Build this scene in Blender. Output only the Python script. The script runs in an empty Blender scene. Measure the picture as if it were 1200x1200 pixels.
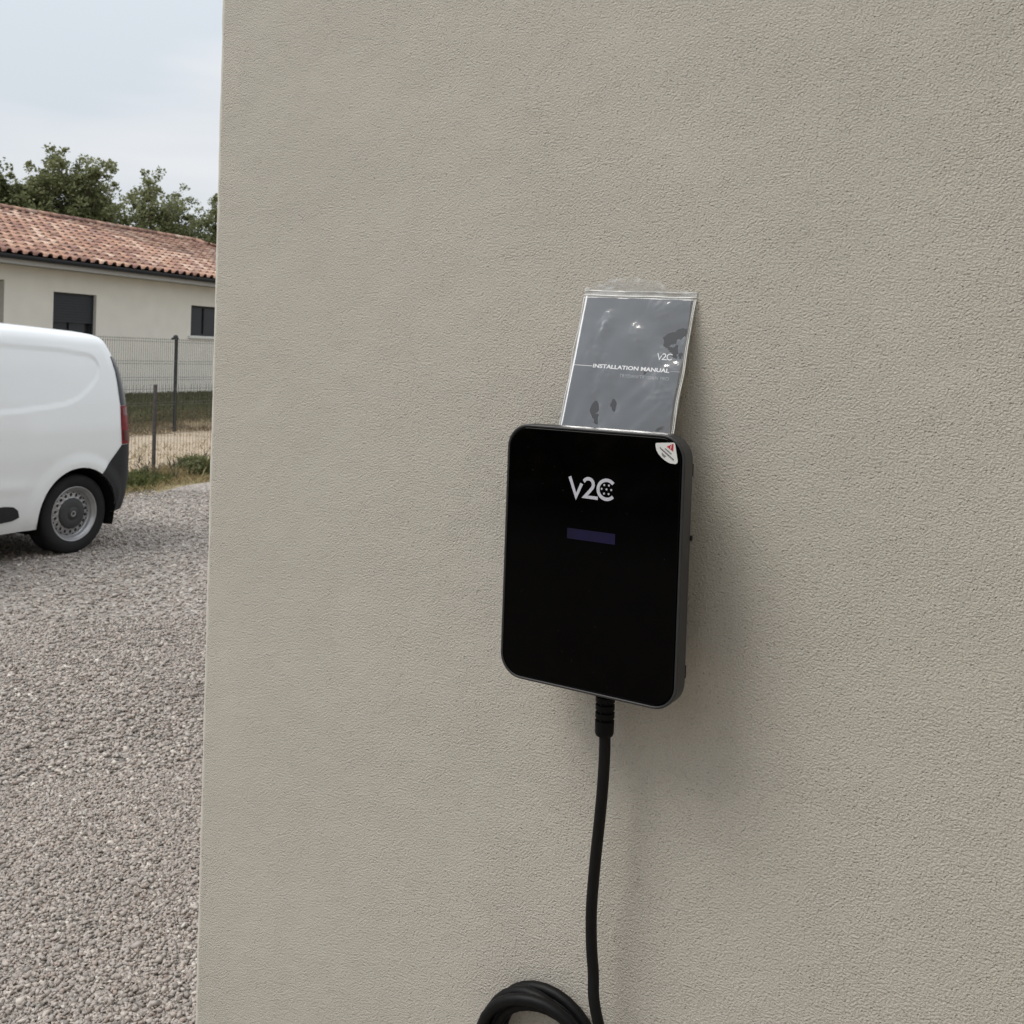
import bpy, bmesh, math, random
import numpy as np
from math import sin, cos, pi, radians, sqrt, atan2, degrees
from mathutils import Vector, Matrix
random.seed(7); RNG = np.random.default_rng(11)
scn = bpy.context.scene
COL = scn.collection

# ---------------------------------------------------------------- camera
TH, PITCH, ROLL, DIST, EYE = radians(31.56), radians(0.6), radians(1.72), 1.27, 1.65
R0 = Vector((cos(TH), sin(TH), 0)); F0 = Vector((-sin(TH), cos(TH), 0)); Z0 = Vector((0, 0, 1))
FW = cos(PITCH)*F0 - sin(PITCH)*Z0; UP = sin(PITCH)*F0 + cos(PITCH)*Z0
RT = cos(ROLL)*R0 + sin(ROLL)*UP; UP = -sin(ROLL)*R0 + cos(ROLL)*UP
cam = bpy.data.cameras.new('camera'); camo = bpy.data.objects.new('camera', cam); COL.objects.link(camo)
camo.matrix_world = Matrix(((RT.x, UP.x, -FW.x, 0), (RT.y, UP.y, -FW.y, -DIST), (RT.z, UP.z, -FW.z, EYE), (0, 0, 0, 1)))
cam.sensor_width = 36; cam.lens = 36; cam.shift_y = -(600-433.4)/1200
cam.clip_start = 0.05; cam.clip_end = 3000
cam.dof.use_dof = True; cam.dof.focus_distance = 1.35; cam.dof.aperture_fstop = 20
scn.camera = camo
# ---------------------------------------------------------------- sky, sun, exposure
SUN_EL, SUN_AZ = radians(55), radians(222)      # azimuth of the light measured clockwise from +y
w = bpy.data.worlds.new('World'); scn.world = w; w.use_nodes = True
nt = w.node_tree; nt.nodes.clear(); L = nt.links.new
out = nt.nodes.new('ShaderNodeOutputWorld')
sky = nt.nodes.new('ShaderNodeTexSky'); sky.sky_type = 'NISHITA'; sky.sun_disc = False
sky.sun_elevation = SUN_EL; sky.sun_rotation = SUN_AZ; sky.dust_density = 3.0
b1 = nt.nodes.new('ShaderNodeBackground'); b1.inputs[1].default_value = 0.10; L(sky.outputs[0], b1.inputs[0])
tc = nt.nodes.new('ShaderNodeTexCoord'); mp = nt.nodes.new('ShaderNodeMapping'); mp.inputs['Scale'].default_value = (1, 1, 5.5)
mp.inputs['Rotation'].default_value = (radians(4), radians(-3), 0)
L(tc.outputs['Generated'], mp.inputs[0])
nz = nt.nodes.new('ShaderNodeTexNoise'); nz.inputs['Scale'].default_value = 1.5; nz.inputs['Detail'].default_value = 4; nz.inputs['Roughness'].default_value = .45
L(mp.outputs[0], nz.inputs[0])
cr = nt.nodes.new('ShaderNodeValToRGB'); L(nz.outputs[0], cr.inputs[0])
cr.color_ramp.elements[0].position = .42; cr.color_ramp.elements[0].color = (.69, .745, .80, 1)
cr.color_ramp.elements[1].position = .57; cr.color_ramp.elements[1].color = (.86, .875, .895, 1)
b2 = nt.nodes.new('ShaderNodeBackground'); L(cr.outputs[0], b2.inputs[0])
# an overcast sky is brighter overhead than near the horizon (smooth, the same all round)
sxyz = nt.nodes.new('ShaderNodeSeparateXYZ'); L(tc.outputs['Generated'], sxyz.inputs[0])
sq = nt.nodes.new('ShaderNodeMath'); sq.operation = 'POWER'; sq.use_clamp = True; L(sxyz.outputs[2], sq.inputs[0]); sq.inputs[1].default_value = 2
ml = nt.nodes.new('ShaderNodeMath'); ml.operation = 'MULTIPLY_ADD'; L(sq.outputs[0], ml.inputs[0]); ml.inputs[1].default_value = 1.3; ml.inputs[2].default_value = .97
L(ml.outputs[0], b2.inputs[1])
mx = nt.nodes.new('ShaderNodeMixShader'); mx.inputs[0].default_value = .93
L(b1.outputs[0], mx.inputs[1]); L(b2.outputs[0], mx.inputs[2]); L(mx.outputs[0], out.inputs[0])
sun = bpy.data.lights.new('sun', 'SUN'); sun.energy = 1.85; sun.angle = radians(28); sun.color = (1, .96, .90)
suno = bpy.data.objects.new('sun', sun); COL.objects.link(suno)
sd = Vector((sin(SUN_AZ)*cos(SUN_EL), cos(SUN_AZ)*cos(SUN_EL), sin(SUN_EL)))
suno.rotation_euler = sd.to_track_quat('Z', 'Y').to_euler(); suno.location = (0, -5, 20)
scn.view_settings.view_transform = 'Standard'; scn.view_settings.look = 'None'
scn.view_settings.exposure = 0.0; scn.view_settings.gamma = 1; scn.view_settings.use_curve_mapping = False

# ---------------------------------------------------------------- helpers
def tag(o, label=None, cat=None, group=None, kind=None):
    if label: o['label'] = label
    if cat: o['category'] = cat
    if group: o['group'] = group
    if kind: o['kind'] = kind
    return o
def empty(name, loc=(0, 0, 0), rz=0., **k):
    o = bpy.data.objects.new(name, None); COL.objects.link(o); o.location = loc; o.rotation_euler = (0, 0, rz)
    o.empty_display_size = .1
    return tag(o, **k)
def link(name, me, m, parent=None, smooth=False, **k):
    if m is not None and not len(me.materials): me.materials.append(m)
    o = bpy.data.objects.new(name, me); COL.objects.link(o)
    if smooth and len(me.polygons): me.polygons.foreach_set('use_smooth', [True]*len(me.polygons))
    o.parent = parent
    return tag(o, **k)
def from_bm(name, bm, m, parent=None, smooth=False, **k):
    me = bpy.data.meshes.new(name); bm.to_mesh(me); bm.free()
    return link(name, me, m, parent, smooth, **k)
def from_vf(name, v, f, m, parent=None, smooth=False, **k):
    me = bpy.data.meshes.new(name); me.from_pydata([tuple(p) for p in v], [], f); me.validate(); me.update()
    return link(name, me, m, parent, smooth, **k)
def box(bm, x0, x1, y0, y1, z0, z1, bev=0.):
    r = bmesh.ops.create_cube(bm, size=1)
    vs = r['verts']
    for v in vs:
        v.co = Vector(((x0+x1)/2+v.co.x*(x1-x0), (y0+y1)/2+v.co.y*(y1-y0), (z0+z1)/2+v.co.z*(z1-z0)))
    if bev:
        es = list({e for v in vs for e in v.link_edges})
        bmesh.ops.bevel(bm, geom=es, offset=bev, segments=2, affect='EDGES', profile=.6)
def tube(bm, pts, r, n=10, cap=True):
    pts = [Vector(p) for p in pts]; rings = []
    rr = r if isinstance(r, (list, tuple)) else [r]*len(pts)
    t0 = (pts[1]-pts[0]).normalized(); nrm = t0.orthogonal().normalized()
    for i, p in enumerate(pts):
        t = (pts[min(i+1, len(pts)-1)]-pts[max(i-1, 0)]).normalized()
        nrm = (nrm - t*nrm.dot(t)).normalized(); b = t.cross(nrm)
        rings.append([bm.verts.new(p+rr[i]*(cos(2*pi*k/n)*nrm+sin(2*pi*k/n)*b)) for k in range(n)])
    for a, b in zip(rings, rings[1:]):
        for k in range(n): bm.faces.new((a[k], a[(k+1) % n], b[(k+1) % n], b[k]))
    if cap:
        bm.faces.new(rings[0][::-1]); bm.faces.new(rings[-1])
def lathe(bm, prof, c=(0, 0, 0), axis='z', n=32):
    """prof: list of (radius, height)"""
    c = Vector(c); rings = []
    for r, h in prof:
        ring = []
        for k in range(n):
            a = 2*pi*k/n
            p = Vector((r*cos(a), r*sin(a), h)) if axis == 'z' else Vector((r*cos(a), h, r*sin(a)))
            ring.append(bm.verts.new(c+p))
        rings.append(ring)
    for a, b in zip(rings, rings[1:]):
        for k in range(n): bm.faces.new((a[k], a[(k+1) % n], b[(k+1) % n], b[k]))
    return rings
def node_mat(name):
    m = bpy.data.materials.new(name); m.use_nodes = True
    return m, m.node_tree, m.node_tree.nodes['Principled BSDF']
def mat(name, col, rough=.6, metal=0., var=.12, scale=20., bump=0., bscale=60., bdist=.002, spec=.5, coat=0., objrand=0.):
    m, t, b = node_mat(name); N = t.nodes.new; K = t.links.new
    b.inputs['Roughness'].default_value = rough; b.inputs['Metallic'].default_value = metal
    b.inputs['Specular IOR Level'].default_value = spec; b.inputs['Coat Weight'].default_value = coat
    b.inputs['Coat Roughness'].default_value = .05
    tc = N('ShaderNodeTexCoord'); n = N('ShaderNodeTexNoise'); n.inputs['Scale'].default_value = scale; n.inputs['Detail'].default_value = 5
    K(tc.outputs['Object'], n.inputs[0])
    r = N('ShaderNodeValToRGB'); K(n.outputs[0], r.inputs[0])
    r.color_ramp.elements[0].position = .3; r.color_ramp.elements[1].position = .7
    r.color_ramp.elements[0].color = tuple(c*(1-var) for c in col[:3])+(1,)
    r.color_ramp.elements[1].color = tuple(min(1, c*(1+var)) for c in col[:3])+(1,)
    K(r.outputs[0], b.inputs['Base Color'])
    if bump:
        n2 = N('ShaderNodeTexNoise'); n2.inputs['Scale'].default_value = bscale; n2.inputs['Detail'].default_value = 4
        K(tc.outputs['Object'], n2.inputs[0])
        bp = N('ShaderNodeBump'); bp.inputs['Strength'].default_value = bump; bp.inputs['Distance'].default_value = bdist
        K(n2.outputs[0], bp.inputs['Height']); K(bp.outputs[0], b.inputs['Normal'])
    return m

# ---------------------------------------------------------------- materials
def render_mat():
    m, t, b = node_mat('sand_render'); N = t.nodes.new; K = t.links.new
    b.inputs['Roughness'].default_value = .93; b.inputs['Specular IOR Level'].default_value = .25
    tc = N('ShaderNodeTexCoord')
    big = N('ShaderNodeTexNoise'); big.inputs['Scale'].default_value = 3.2; big.inputs['Detail'].default_value = 5; K(tc.outputs['Object'], big.inputs[0])
    r = N('ShaderNodeValToRGB'); K(big.outputs[0], r.inputs[0])
    e = r.color_ramp.elements; e[0].position = .32; e[0].color = (.518, .489, .427, 1); e[1].position = .68; e[1].color = (.55, .511, .453, 1)
    g = N('ShaderNodeTexNoise'); g.inputs['Scale'].default_value = 350; g.inputs['Detail'].default_value = 2.5; g.inputs['Roughness'].default_value = .6; g.inputs['Distortion'].default_value = .15
    K(tc.outputs['Object'], g.inputs[0])
    v = N('ShaderNodeTexVoronoi'); v.inputs['Scale'].default_value = 210; v.inputs['Randomness'].default_value = 1; K(tc.outputs['Object'], v.inputs[0])
    pt = N('ShaderNodeMapRange'); pt.interpolation_type = 'SMOOTHSTEP'; K(v.outputs['Distance'], pt.inputs[0]); pt.inputs[1].default_value = .08; pt.inputs[2].default_value = .34; pt.inputs[3].default_value = -.38; pt.inputs[4].default_value = 0
    vs = N('ShaderNodeSeparateColor'); K(v.outputs['Color'], vs.inputs[0])
    vg = N('ShaderNodeMath'); vg.operation = 'GREATER_THAN'; K(vs.outputs[1], vg.inputs[0]); vg.inputs[1].default_value = .80
    pits = N('ShaderNodeMath'); pits.operation = 'MULTIPLY'; K(pt.outputs[0], pits.inputs[0]); K(vg.outputs[0], pits.inputs[1])
    pm = N('ShaderNodeTexNoise'); pm.inputs['Scale'].default_value = 6.5; pm.inputs['Detail'].default_value = 5; K(tc.outputs['Object'], pm.inputs[0])
    pr = N('ShaderNodeMapRange'); K(pm.outputs[0], pr.inputs[0]); pr.inputs[1].default_value = .35; pr.inputs[2].default_value = .65; pr.inputs[3].default_value = .72; pr.inputs[4].default_value = 1.0
    a1 = N('ShaderNodeMath'); a1.operation = 'ADD'; K(pits.outputs[0], a1.inputs[0]); K(g.outputs[0], a1.inputs[1])
    m3 = N('ShaderNodeMath'); m3.operation = 'MULTIPLY'; K(a1.outputs[0], m3.inputs[0]); K(pr.outputs[0], m3.inputs[1])
    wv = N('ShaderNodeTexNoise'); wv.inputs['Scale'].default_value = 14; wv.inputs['Detail'].default_value = 3; K(tc.outputs['Object'], wv.inputs[0])
    m4 = N('ShaderNodeMath'); m4.operation = 'MULTIPLY_ADD'; K(wv.outputs[0], m4.inputs[0]); m4.inputs[1].default_value = .8; K(m3.outputs[0], m4.inputs[2])
    bp = N('ShaderNodeBump'); bp.inputs['Strength'].default_value = 1.0; bp.inputs['Distance'].default_value = .0041
    K(m4.outputs[0], bp.inputs['Height']); K(bp.outputs[0], b.inputs['Normal'])
    # single dark specks
    sp = N('ShaderNodeTexVoronoi'); sp.inputs['Scale'].default_value = 150; K(tc.outputs['Object'], sp.inputs[0])
    sc_ = N('ShaderNodeMapRange'); K(sp.outputs['Distance'], sc_.inputs[0]); sc_.inputs[1].default_value = .05; sc_.inputs[2].default_value = .12; sc_.inputs[3].default_value = .35; sc_.inputs[4].default_value = 0
    sx = N('ShaderNodeSeparateColor'); K(sp.outputs['Color'], sx.inputs[0])
    gt = N('ShaderNodeMath'); gt.operation = 'GREATER_THAN'; K(sx.outputs[0], gt.inputs[0]); gt.inputs[1].default_value = .8
    ml = N('ShaderNodeMath'); ml.operation = 'MULTIPLY'; K(sc_.outputs[0], ml.inputs[0]); K(gt.outputs[0], ml.inputs[1])
    mix = N('ShaderNodeMixRGB'); K(ml.outputs[0], mix.inputs[0]); K(r.outputs[0], mix.inputs[1]); mix.inputs[2].default_value = (.12, .10, .08, 1)
    sn = N('ShaderNodeTexNoise'); sn.inputs['Scale'].default_value = 420; sn.inputs['Detail'].default_value = 2; K(tc.outputs['Object'], sn.inputs[0])
    sm = N('ShaderNodeMapRange'); K(sn.outputs[0], sm.inputs[0]); sm.inputs[1].default_value = .3; sm.inputs[2].default_value = .7; sm.inputs[3].default_value = .88; sm.inputs[4].default_value = 1.10
    sv = N('ShaderNodeVectorMath'); sv.operation = 'SCALE'; K(mix.outputs[0], sv.inputs[0]); K(sm.outputs[0], sv.inputs['Scale'])
    K(sv.outputs[0], b.inputs['Base Color'])
    return m
M = {}
M['render'] = render_mat()
M['bead'] = mat('corner_bead', (.58, .55, .49), .85, var=.05, bump=.3, bscale=300)
M['house'] = mat('cream_render', (.77, .73, .65), .95, var=.04, scale=2.5, bump=.3, bscale=120, bdist=.003)
M['house_shaded'] = mat('cream_render_shaded', (.36, .33, .29), .95, var=.05, scale=3)  # cream render darkened in colour for the shade inside the porch recess
M['plastic'] = mat('graphite_plastic', (.032, .032, .034), .42, var=.06, scale=60, bump=.12, bscale=1500, bdist=.0003, spec=.4)
M['back'] = mat('black_plastic', (.012, .012, .013), .55, var=.1, spec=.3)
M['glass_black'] = mat('black_glass_plate', (.0006, .0006, .0006), .06, var=.3, scale=30, spec=.07)
M['slot'] = mat('slot_black', (.006, .006, .006), .7, var=.1, spec=.2)
M['letter'] = mat('silver_print', (.50, .50, .56), .45, var=.05, scale=200, spec=.3)
M['rubber'] = mat('black_rubber', (.004, .004, .0045), .5, var=.12, scale=90, spec=.12, bump=.1, bscale=500, bdist=.0004)
M['cable'] = mat('cable_rubber', (.0045, .0045, .005), .52, var=.15, scale=60, spec=.2)
M['dust'] = mat('dust_specks', (.06, .06, .058), .9, var=.3, spec=.2)
M['sticker'] = mat('sticker_white', (.66, .66, .65), .4, var=.03, spec=.4)
M['red'] = mat('sticker_red', (.45, .02, .035), .4, var=.05)
M['ink'] = mat('sticker_ink', (.05, .05, .055), .6, var=.1)
M['booklet'] = mat('booklet_cover', (.042, .045, .052), .45, var=.06, scale=30)
M['paper'] = mat('booklet_pages', (.6, .6, .58), .8, var=.03)
M['print'] = mat('booklet_print', (.82, .82, .84), .6, var=.02)
M['print_dim'] = mat('booklet_print_grey', (.30, .31, .33), .6, var=.05)
M['white_paint'] = mat('van_white_paint', (.78, .81, .83), .32, var=.012, scale=2, coat=.7)
M['trim'] = mat('van_black_plastic', (.017, .018, .020), .65, var=.1, scale=15, bump=.15, bscale=400, bdist=.0006, spec=.35)
M['liner'] = mat('arch_liner', (.008, .008, .008), .9, var=.1, spec=.1)
M['tyre'] = mat('tyre_rubber', (.014, .014, .015), .78, var=.2, scale=12, bump=.3, bscale=150, spec=.3)
M['rim'] = mat('steel_rim', (.36, .36, .37), .38, metal=.55, var=.12, scale=14)
M['cap'] = mat('hub_plastic', (.032, .034, .036), .5, var=.08)
M['light_red'] = mat('lamp_red', (.16, .010, .014), .22, var=.25, scale=25, coat=.04, spec=.12)
M['light_dark'] = mat('lamp_smoked', (.022, .023, .026), .22, var=.2, scale=6, coat=.12, spec=.3)
M['light_deep'] = mat('lamp_deep_red', (.06, .004, .006), .22, var=.2, coat=.12, spec=.3)
M['light_clear'] = mat('lamp_clear', (.13, .03, .033), .22, var=.1, coat=.12, spec=.3)
M['auto_glass'] = mat('van_glass', (.015, .018, .02), .05, var=.1, spec=.6)
M['anthracite'] = mat('anthracite_aluminium', (.030, .032, .038), .5, var=.08, spec=.35)
M['pane'] = mat('window_pane', (.022, .022, .024), .06, var=.3, scale=1.2, spec=.3)
M['sill'] = mat('white_sill', (.70, .69, .66), .7, var=.03)
M['fascia'] = mat('pale_fascia', (.52, .51, .50), .6, var=.03)
M['soffit'] = mat('pale_soffit', (.45, .44, .43), .7, var=.03)
M['deck'] = mat('roof_felt', (.05, .035, .03), .9, var=.2)
M['post_dark'] = mat('dark_green_post', (.020, .024, .024), .55, var=.15, scale=20)
M['post_grey'] = mat('weathered_post', (.060, .052, .050), .7, var=.3, scale=18, bump=.2, bscale=90)
M['wire_grey'] = mat('grey_wire', (.10, .10, .095), .6, var=.15)
M['wire_dull'] = mat('dull_wire', (.12, .10, .085), .65, var=.2)
M['bark'] = mat('bark', (.11, .085, .065), .95, var=.35, scale=8, bump=.8, bscale=25, bdist=.03)

def tile_mat(name, attr):
    m, t, b = node_mat(name); N = t.nodes.new; K = t.links.new
    b.inputs['Roughness'].default_value = .9; b.inputs['Specular IOR Level'].default_value = .25
    if attr:
        a = N('ShaderNodeAttribute'); a.attribute_name = 'tint'; src = a.outputs['Fac']
    else:
        a = N('ShaderNodeObjectInfo'); src = a.outputs['Random']
    r = N('ShaderNodeValToRGB'); K(src, r.inputs[0]); cr = r.color_ramp; cr.interpolation = 'LINEAR'
    cols = [(0, (.36, .20, .15)), (.18, (.50, .325, .235)), (.33, (.20, .115, .095)), (.48, (.43, .255, .19)), (.63, (.60, .44, .345)), (.8, (.26, .15, .13)), (1, (.49, .29, .205))]
    while len(cr.elements) < len(cols): cr.elements.new(.5)
    for e, (p, c) in zip(cr.elements, cols): e.position = p; e.color = c+(1,)
    tc = N('ShaderNodeTexCoord'); n = N('ShaderNodeTexNoise'); n.inputs['Scale'].default_value = 7; n.inputs['Detail'].default_value = 6; K(tc.outputs['Object'], n.inputs[0])
    mr = N('ShaderNodeMapRange'); K(n.outputs[0], mr.inputs[0]); mr.inputs[1].default_value = .3; mr.inputs[2].default_value = .7; mr.inputs[3].default_value = .50; mr.inputs[4].default_value = 1.08
    mu = N('ShaderNodeVectorMath'); mu.operation = 'SCALE'; K(r.outputs[0], mu.inputs[0]); K(mr.outputs[0], mu.inputs['Scale'])
    K(mu.outputs[0], b.inputs['Base Color'])
    return m
M['tile'] = tile_mat('terracotta_tile', False); M['tile_f'] = tile_mat('terracotta_tile_field', True)

def ramp_attr_mat(name, cols, rough=.9, trans=0., spec=.2):
    m, t, b = node_mat(name); N = t.nodes.new; K = t.links.new
    b.inputs['Roughness'].default_value = rough; b.inputs['Specular IOR Level'].default_value = spec
    a = N('ShaderNodeAttribute'); a.attribute_name = 'tint'
    r = N('ShaderNodeValToRGB'); K(a.outputs['Fac'], r.inputs[0]); cr = r.color_ramp
    while len(cr.elements) < len(cols): cr.elements.new(.5)
    for i, (e, c) in enumerate(zip(cr.elements, cols)): e.position = i/(len(cols)-1); e.color = c+(1,)
    K(r.outputs[0], b.inputs['Base Color'])
    if trans:
        tr = N('ShaderNodeBsdfTranslucent'); K(r.outputs[0], tr.inputs[0]); mx = N('ShaderNodeMixShader'); mx.inputs[0].default_value = trans
        K(b.outputs[0], mx.inputs[1]); K(tr.outputs[0], mx.inputs[2]); K(mx.outputs[0], t.nodes['Material Output'].inputs[0])
    return m
STONE = [(.16, .145, .13), (.28, .255, .235), (.38, .345, .32), (.32, .285, .255), (.45, .415, .38), (.36, .295, .26), (.50, .455, .405), (.68, .65, .60)]
M['stones'] = ramp_attr_mat('gravel_stone', STONE, .9)
M['leaf_mid'] = ramp_attr_mat('leaf_mid_green', [(.10, .11, .05), (.17, .185, .082), (.24, .25, .125), (.32, .33, .19)], .6, .4)
M['leaf_dark'] = ramp_attr_mat('leaf_dark_green', [(.06, .07, .03), (.10, .117, .048), (.15, .165, .07), (.21, .22, .11)], .6, .35)
M['leaf_pale'] = ramp_attr_mat('leaf_pale_green', [(.11, .12, .06), (.18, .195, .10), (.25, .265, .15), (.32, .335, .21)], .6, .3)
M['blade_dry'] = ramp_attr_mat('dry_grass_blade', [(.16, .12, .06), (.30, .23, .12), (.40, .33, .19), (.20, .19, .07)], .8, .2)
M['blade_green'] = ramp_attr_mat('green_grass_blade', [(.05, .065, .02), (.09, .11, .035), (.14, .15, .06), (.22, .20, .09)], .8, .25)
M['blade_straw'] = ramp_attr_mat('withered_blade', [(.10, .075, .04), (.17, .13, .075), (.24, .18, .11), (.12, .105, .05)], .8, .2)
M['blade_bank'] = ramp_attr_mat('bank_grass_blade', [(.045, .055, .022), (.075, .085, .032), (.11, .115, .05), (.20, .165, .085)], .8, .2)

def gravel_mat():
    m, t, b = node_mat('gravel_bed'); N = t.nodes.new; K = t.links.new
    b.inputs['Roughness'].default_value = .95; b.inputs['Specular IOR Level'].default_value = .15
    tc = N('ShaderNodeTexCoord')
    v = N('ShaderNodeTexVoronoi'); v.inputs['Scale'].default_value = 55; K(tc.outputs['Object'], v.inputs[0])
    s = N('ShaderNodeSeparateColor'); K(v.outputs['Color'], s.inputs[0])
    r = N('ShaderNodeValToRGB'); K(s.outputs[0], r.inputs[0]); cr = r.color_ramp
    while len(cr.elements) < len(STONE): cr.elements.new(.5)
    for i, (e, c) in enumerate(zip(cr.elements, STONE)): e.position = i/(len(STONE)-1); e.color = c+(1,)
    n = N('ShaderNodeTexNoise'); n.inputs['Scale'].default_value = .9; n.inputs['Detail'].default_value = 4; K(tc.outputs['Object'], n.inputs[0])
    mr = N('ShaderNodeMapRange'); K(n.outputs[0], mr.inputs[0]); mr.inputs[1].default_value = .3; mr.inputs[2].default_value = .7; mr.inputs[3].default_value = .64; mr.inputs[4].default_value = .84
    mu = N('ShaderNodeVectorMath'); mu.operation = 'SCALE'; K(r.outputs[0], mu.inputs[0]); K(mr.outputs[0], mu.inputs['Scale'])
    K(mu.outputs[0], b.inputs['Base Color'])
    bp = N('ShaderNodeBump'); bp.inputs['Strength'].default_value = .8; bp.inputs['Distance'].default_value = .012; bp.invert = True
    K(v.outputs['Distance'], bp.inputs['Height']); K(bp.outputs[0], b.inputs['Normal'])
    return m
M['gravel'] = gravel_mat()
def terrain_mat():
    m, t, b = node_mat('earth_and_grass'); N = t.nodes.new; K = t.links.new
    b.inputs['Roughness'].default_value = 1; b.inputs['Specular IOR Level'].default_value = .1
    tc = N('ShaderNodeTexCoord'); sx = N('ShaderNodeSeparateXYZ'); K(tc.outputs['Object'], sx.inputs[0])
    n = N('ShaderNodeTexNoise'); n.inputs['Scale'].default_value = 1.3; n.inputs['Detail'].default_value = 6; n.inputs['Roughness'].default_value = .7; K(tc.outputs['Object'], n.inputs[0])
    a = N('ShaderNodeMath'); a.operation = 'MULTIPLY_ADD'; K(n.outputs[0], a.inputs[0]); a.inputs[1].default_value = 1.7; K(sx.outputs[1], a.inputs[2])
    mr = N('ShaderNodeMapRange'); K(a.outputs[0], mr.inputs[0]); mr.inputs[1].default_value = 8.85; mr.inputs[2].default_value = 16.85
    r = N('ShaderNodeValToRGB'); K(mr.outputs[0], r.inputs[0]); cr = r.color_ramp
    cols = [(.0, (.30, .25, .16)), (.10, (.24, .20, .11)), (.20, (.28, .225, .14)), (.27, (.40, .325, .24)), (.52, (.43, .355, .27)), (.60, (.22, .165, .10)), (.68, (.13, .115, .06)), (.80, (.075, .080, .036)), (1, (.07, .078, .034))]
    while len(cr.elements) < len(cols): cr.elements.new(.5)
    for e, (p, c) in zip(cr.elements, cols): e.position = p; e.color = c+(1,)
    n2 = N('ShaderNodeTexNoise'); n2.inputs['Scale'].default_value = 9; n2.inputs['Detail'].default_value = 8; n2.inputs['Roughness'].default_value = .75; K(tc.outputs['Object'], n2.inputs[0])
    m2 = N('ShaderNodeMapRange'); K(n2.outputs[0], m2.inputs[0]); m2.inputs[1].default_value = .3; m2.inputs[2].default_value = .7; m2.inputs[3].default_value = .65; m2.inputs[4].default_value = 1.3
    mu = N('ShaderNodeVectorMath'); mu.operation = 'SCALE'; K(r.outputs[0], mu.inputs[0]); K(m2.outputs[0], mu.inputs['Scale'])
    K(mu.outputs[0], b.inputs['Base Color'])
    bp = N('ShaderNodeBump'); bp.inputs['Strength'].default_value = .7; bp.inputs['Distance'].default_value = .05
    K(n2.outputs[0], bp.inputs['Height']); K(bp.outputs[0], b.inputs['Normal'])
    return m
M['terrain'] = terrain_mat()
def film_mat(name, fac, rough, tint=(1, 1, 1), milk=0.):
    m, t, b = node_mat(name); N = t.nodes.new; K = t.links.new; t.nodes.remove(b)
    tr = N('ShaderNodeBsdfTransparent'); tr.inputs[0].default_value = tint+(1,)
    gl = N('ShaderNodeBsdfGlossy'); gl.inputs['Roughness'].default_value = rough; gl.inputs[0].default_value = (1, 1, 1, 1)
    tc = N('ShaderNodeTexCoord'); n = N('ShaderNodeTexNoise'); n.inputs['Scale'].default_value = 45; n.inputs['Detail'].default_value = 3; K(tc.outputs['Object'], n.inputs[0])
    bp = N('ShaderNodeBump'); bp.inputs['Strength'].default_value = .06; bp.inputs['Distance'].default_value = .002
    K(n.outputs[0], bp.inputs['Height']); K(bp.outputs[0], gl.inputs['Normal'])
    fr = N('ShaderNodeFresnel'); fr.inputs[0].default_value = 1.5
    ad = N('ShaderNodeMath'); ad.operation = 'ADD'; K(fr.outputs[0], ad.inputs[0]); ad.inputs[1].default_value = fac; ad.use_clamp = True
    mx = N('ShaderNodeMixShader'); K(ad.outputs[0], mx.inputs[0]); K(tr.outputs[0], mx.inputs[1]); K(gl.outputs[0], mx.inputs[2])
    df = N('ShaderNodeBsdfDiffuse'); df.inputs[0].default_value = (.85, .85, .84, 1); m2 = N('ShaderNodeMixShader'); m2.inputs[0].default_value = milk
    K(mx.outputs[0], m2.inputs[1]); K(df.outputs[0], m2.inputs[2]); K(m2.outputs[0], t.nodes['Material Output'].inputs[0])
    return m
M['film'] = film_mat('clear_film', .07, .08)
M['film_flap'] = film_mat('clear_film_flap', .14, .25, (.97, .97, .97), .26)
M['seam'] = mat('milky_film', (.74, .74, .72), .3, var=.1, scale=80, spec=.5)
def glow_mat():
    m, t, b = node_mat('dim_lcd'); 
    tc = t.nodes.new('ShaderNodeTexCoord'); n = t.nodes.new('ShaderNodeTexNoise'); n.inputs['Scale'].default_value = 14; t.links.new(tc.outputs['Object'], n.inputs[0])
    r = t.nodes.new('ShaderNodeValToRGB'); t.links.new(n.outputs[0], r.inputs[0])
    r.color_ramp.elements[0].position = .35; r.color_ramp.elements[0].color = (.018, .015, .030, 1)
    r.color_ramp.elements[1].position = .65; r.color_ramp.elements[1].color = (.020, .018, .075, 1)
    t.links.new(r.outputs[0], b.inputs['Emission Color']); b.inputs['Emission Strength'].default_value = .30
    b.inputs['Base Color'].default_value = (.005, .004, .012, 1); b.inputs['Roughness'].default_value = .3; b.inputs['Specular IOR Level'].default_value = .15
    return m
M['lcd'] = glow_mat()

# ---------------------------------------------------------------- frames: our wall lies on y=0; the neighbour's plot lies on another grid
AZ = radians(98.1); CG = Vector((0, -DIST, 0))
AX = Vector((cos(AZ), sin(AZ), 0)); AY = Vector((-sin(AZ), cos(AZ), 0))
def G(s, d, z=0.): return CG + AX*s + AY*d + Vector((0, 0, z))
HPROF = [(-900, 0), (9.35, 0), (10.2, .03), (11.2, .09), (12.0, .14), (12.66, .19), (13.3, .29), (14.0, .44), (14.7, .555), (15.4, .60), (80, .62), (900, .65)]
def gz(d):
    for (a, b), (c, e) in zip(HPROF, HPROF[1:]):
        if d <= c: return b+(e-b)*(d-a)/(c-a)
    return .65

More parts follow.
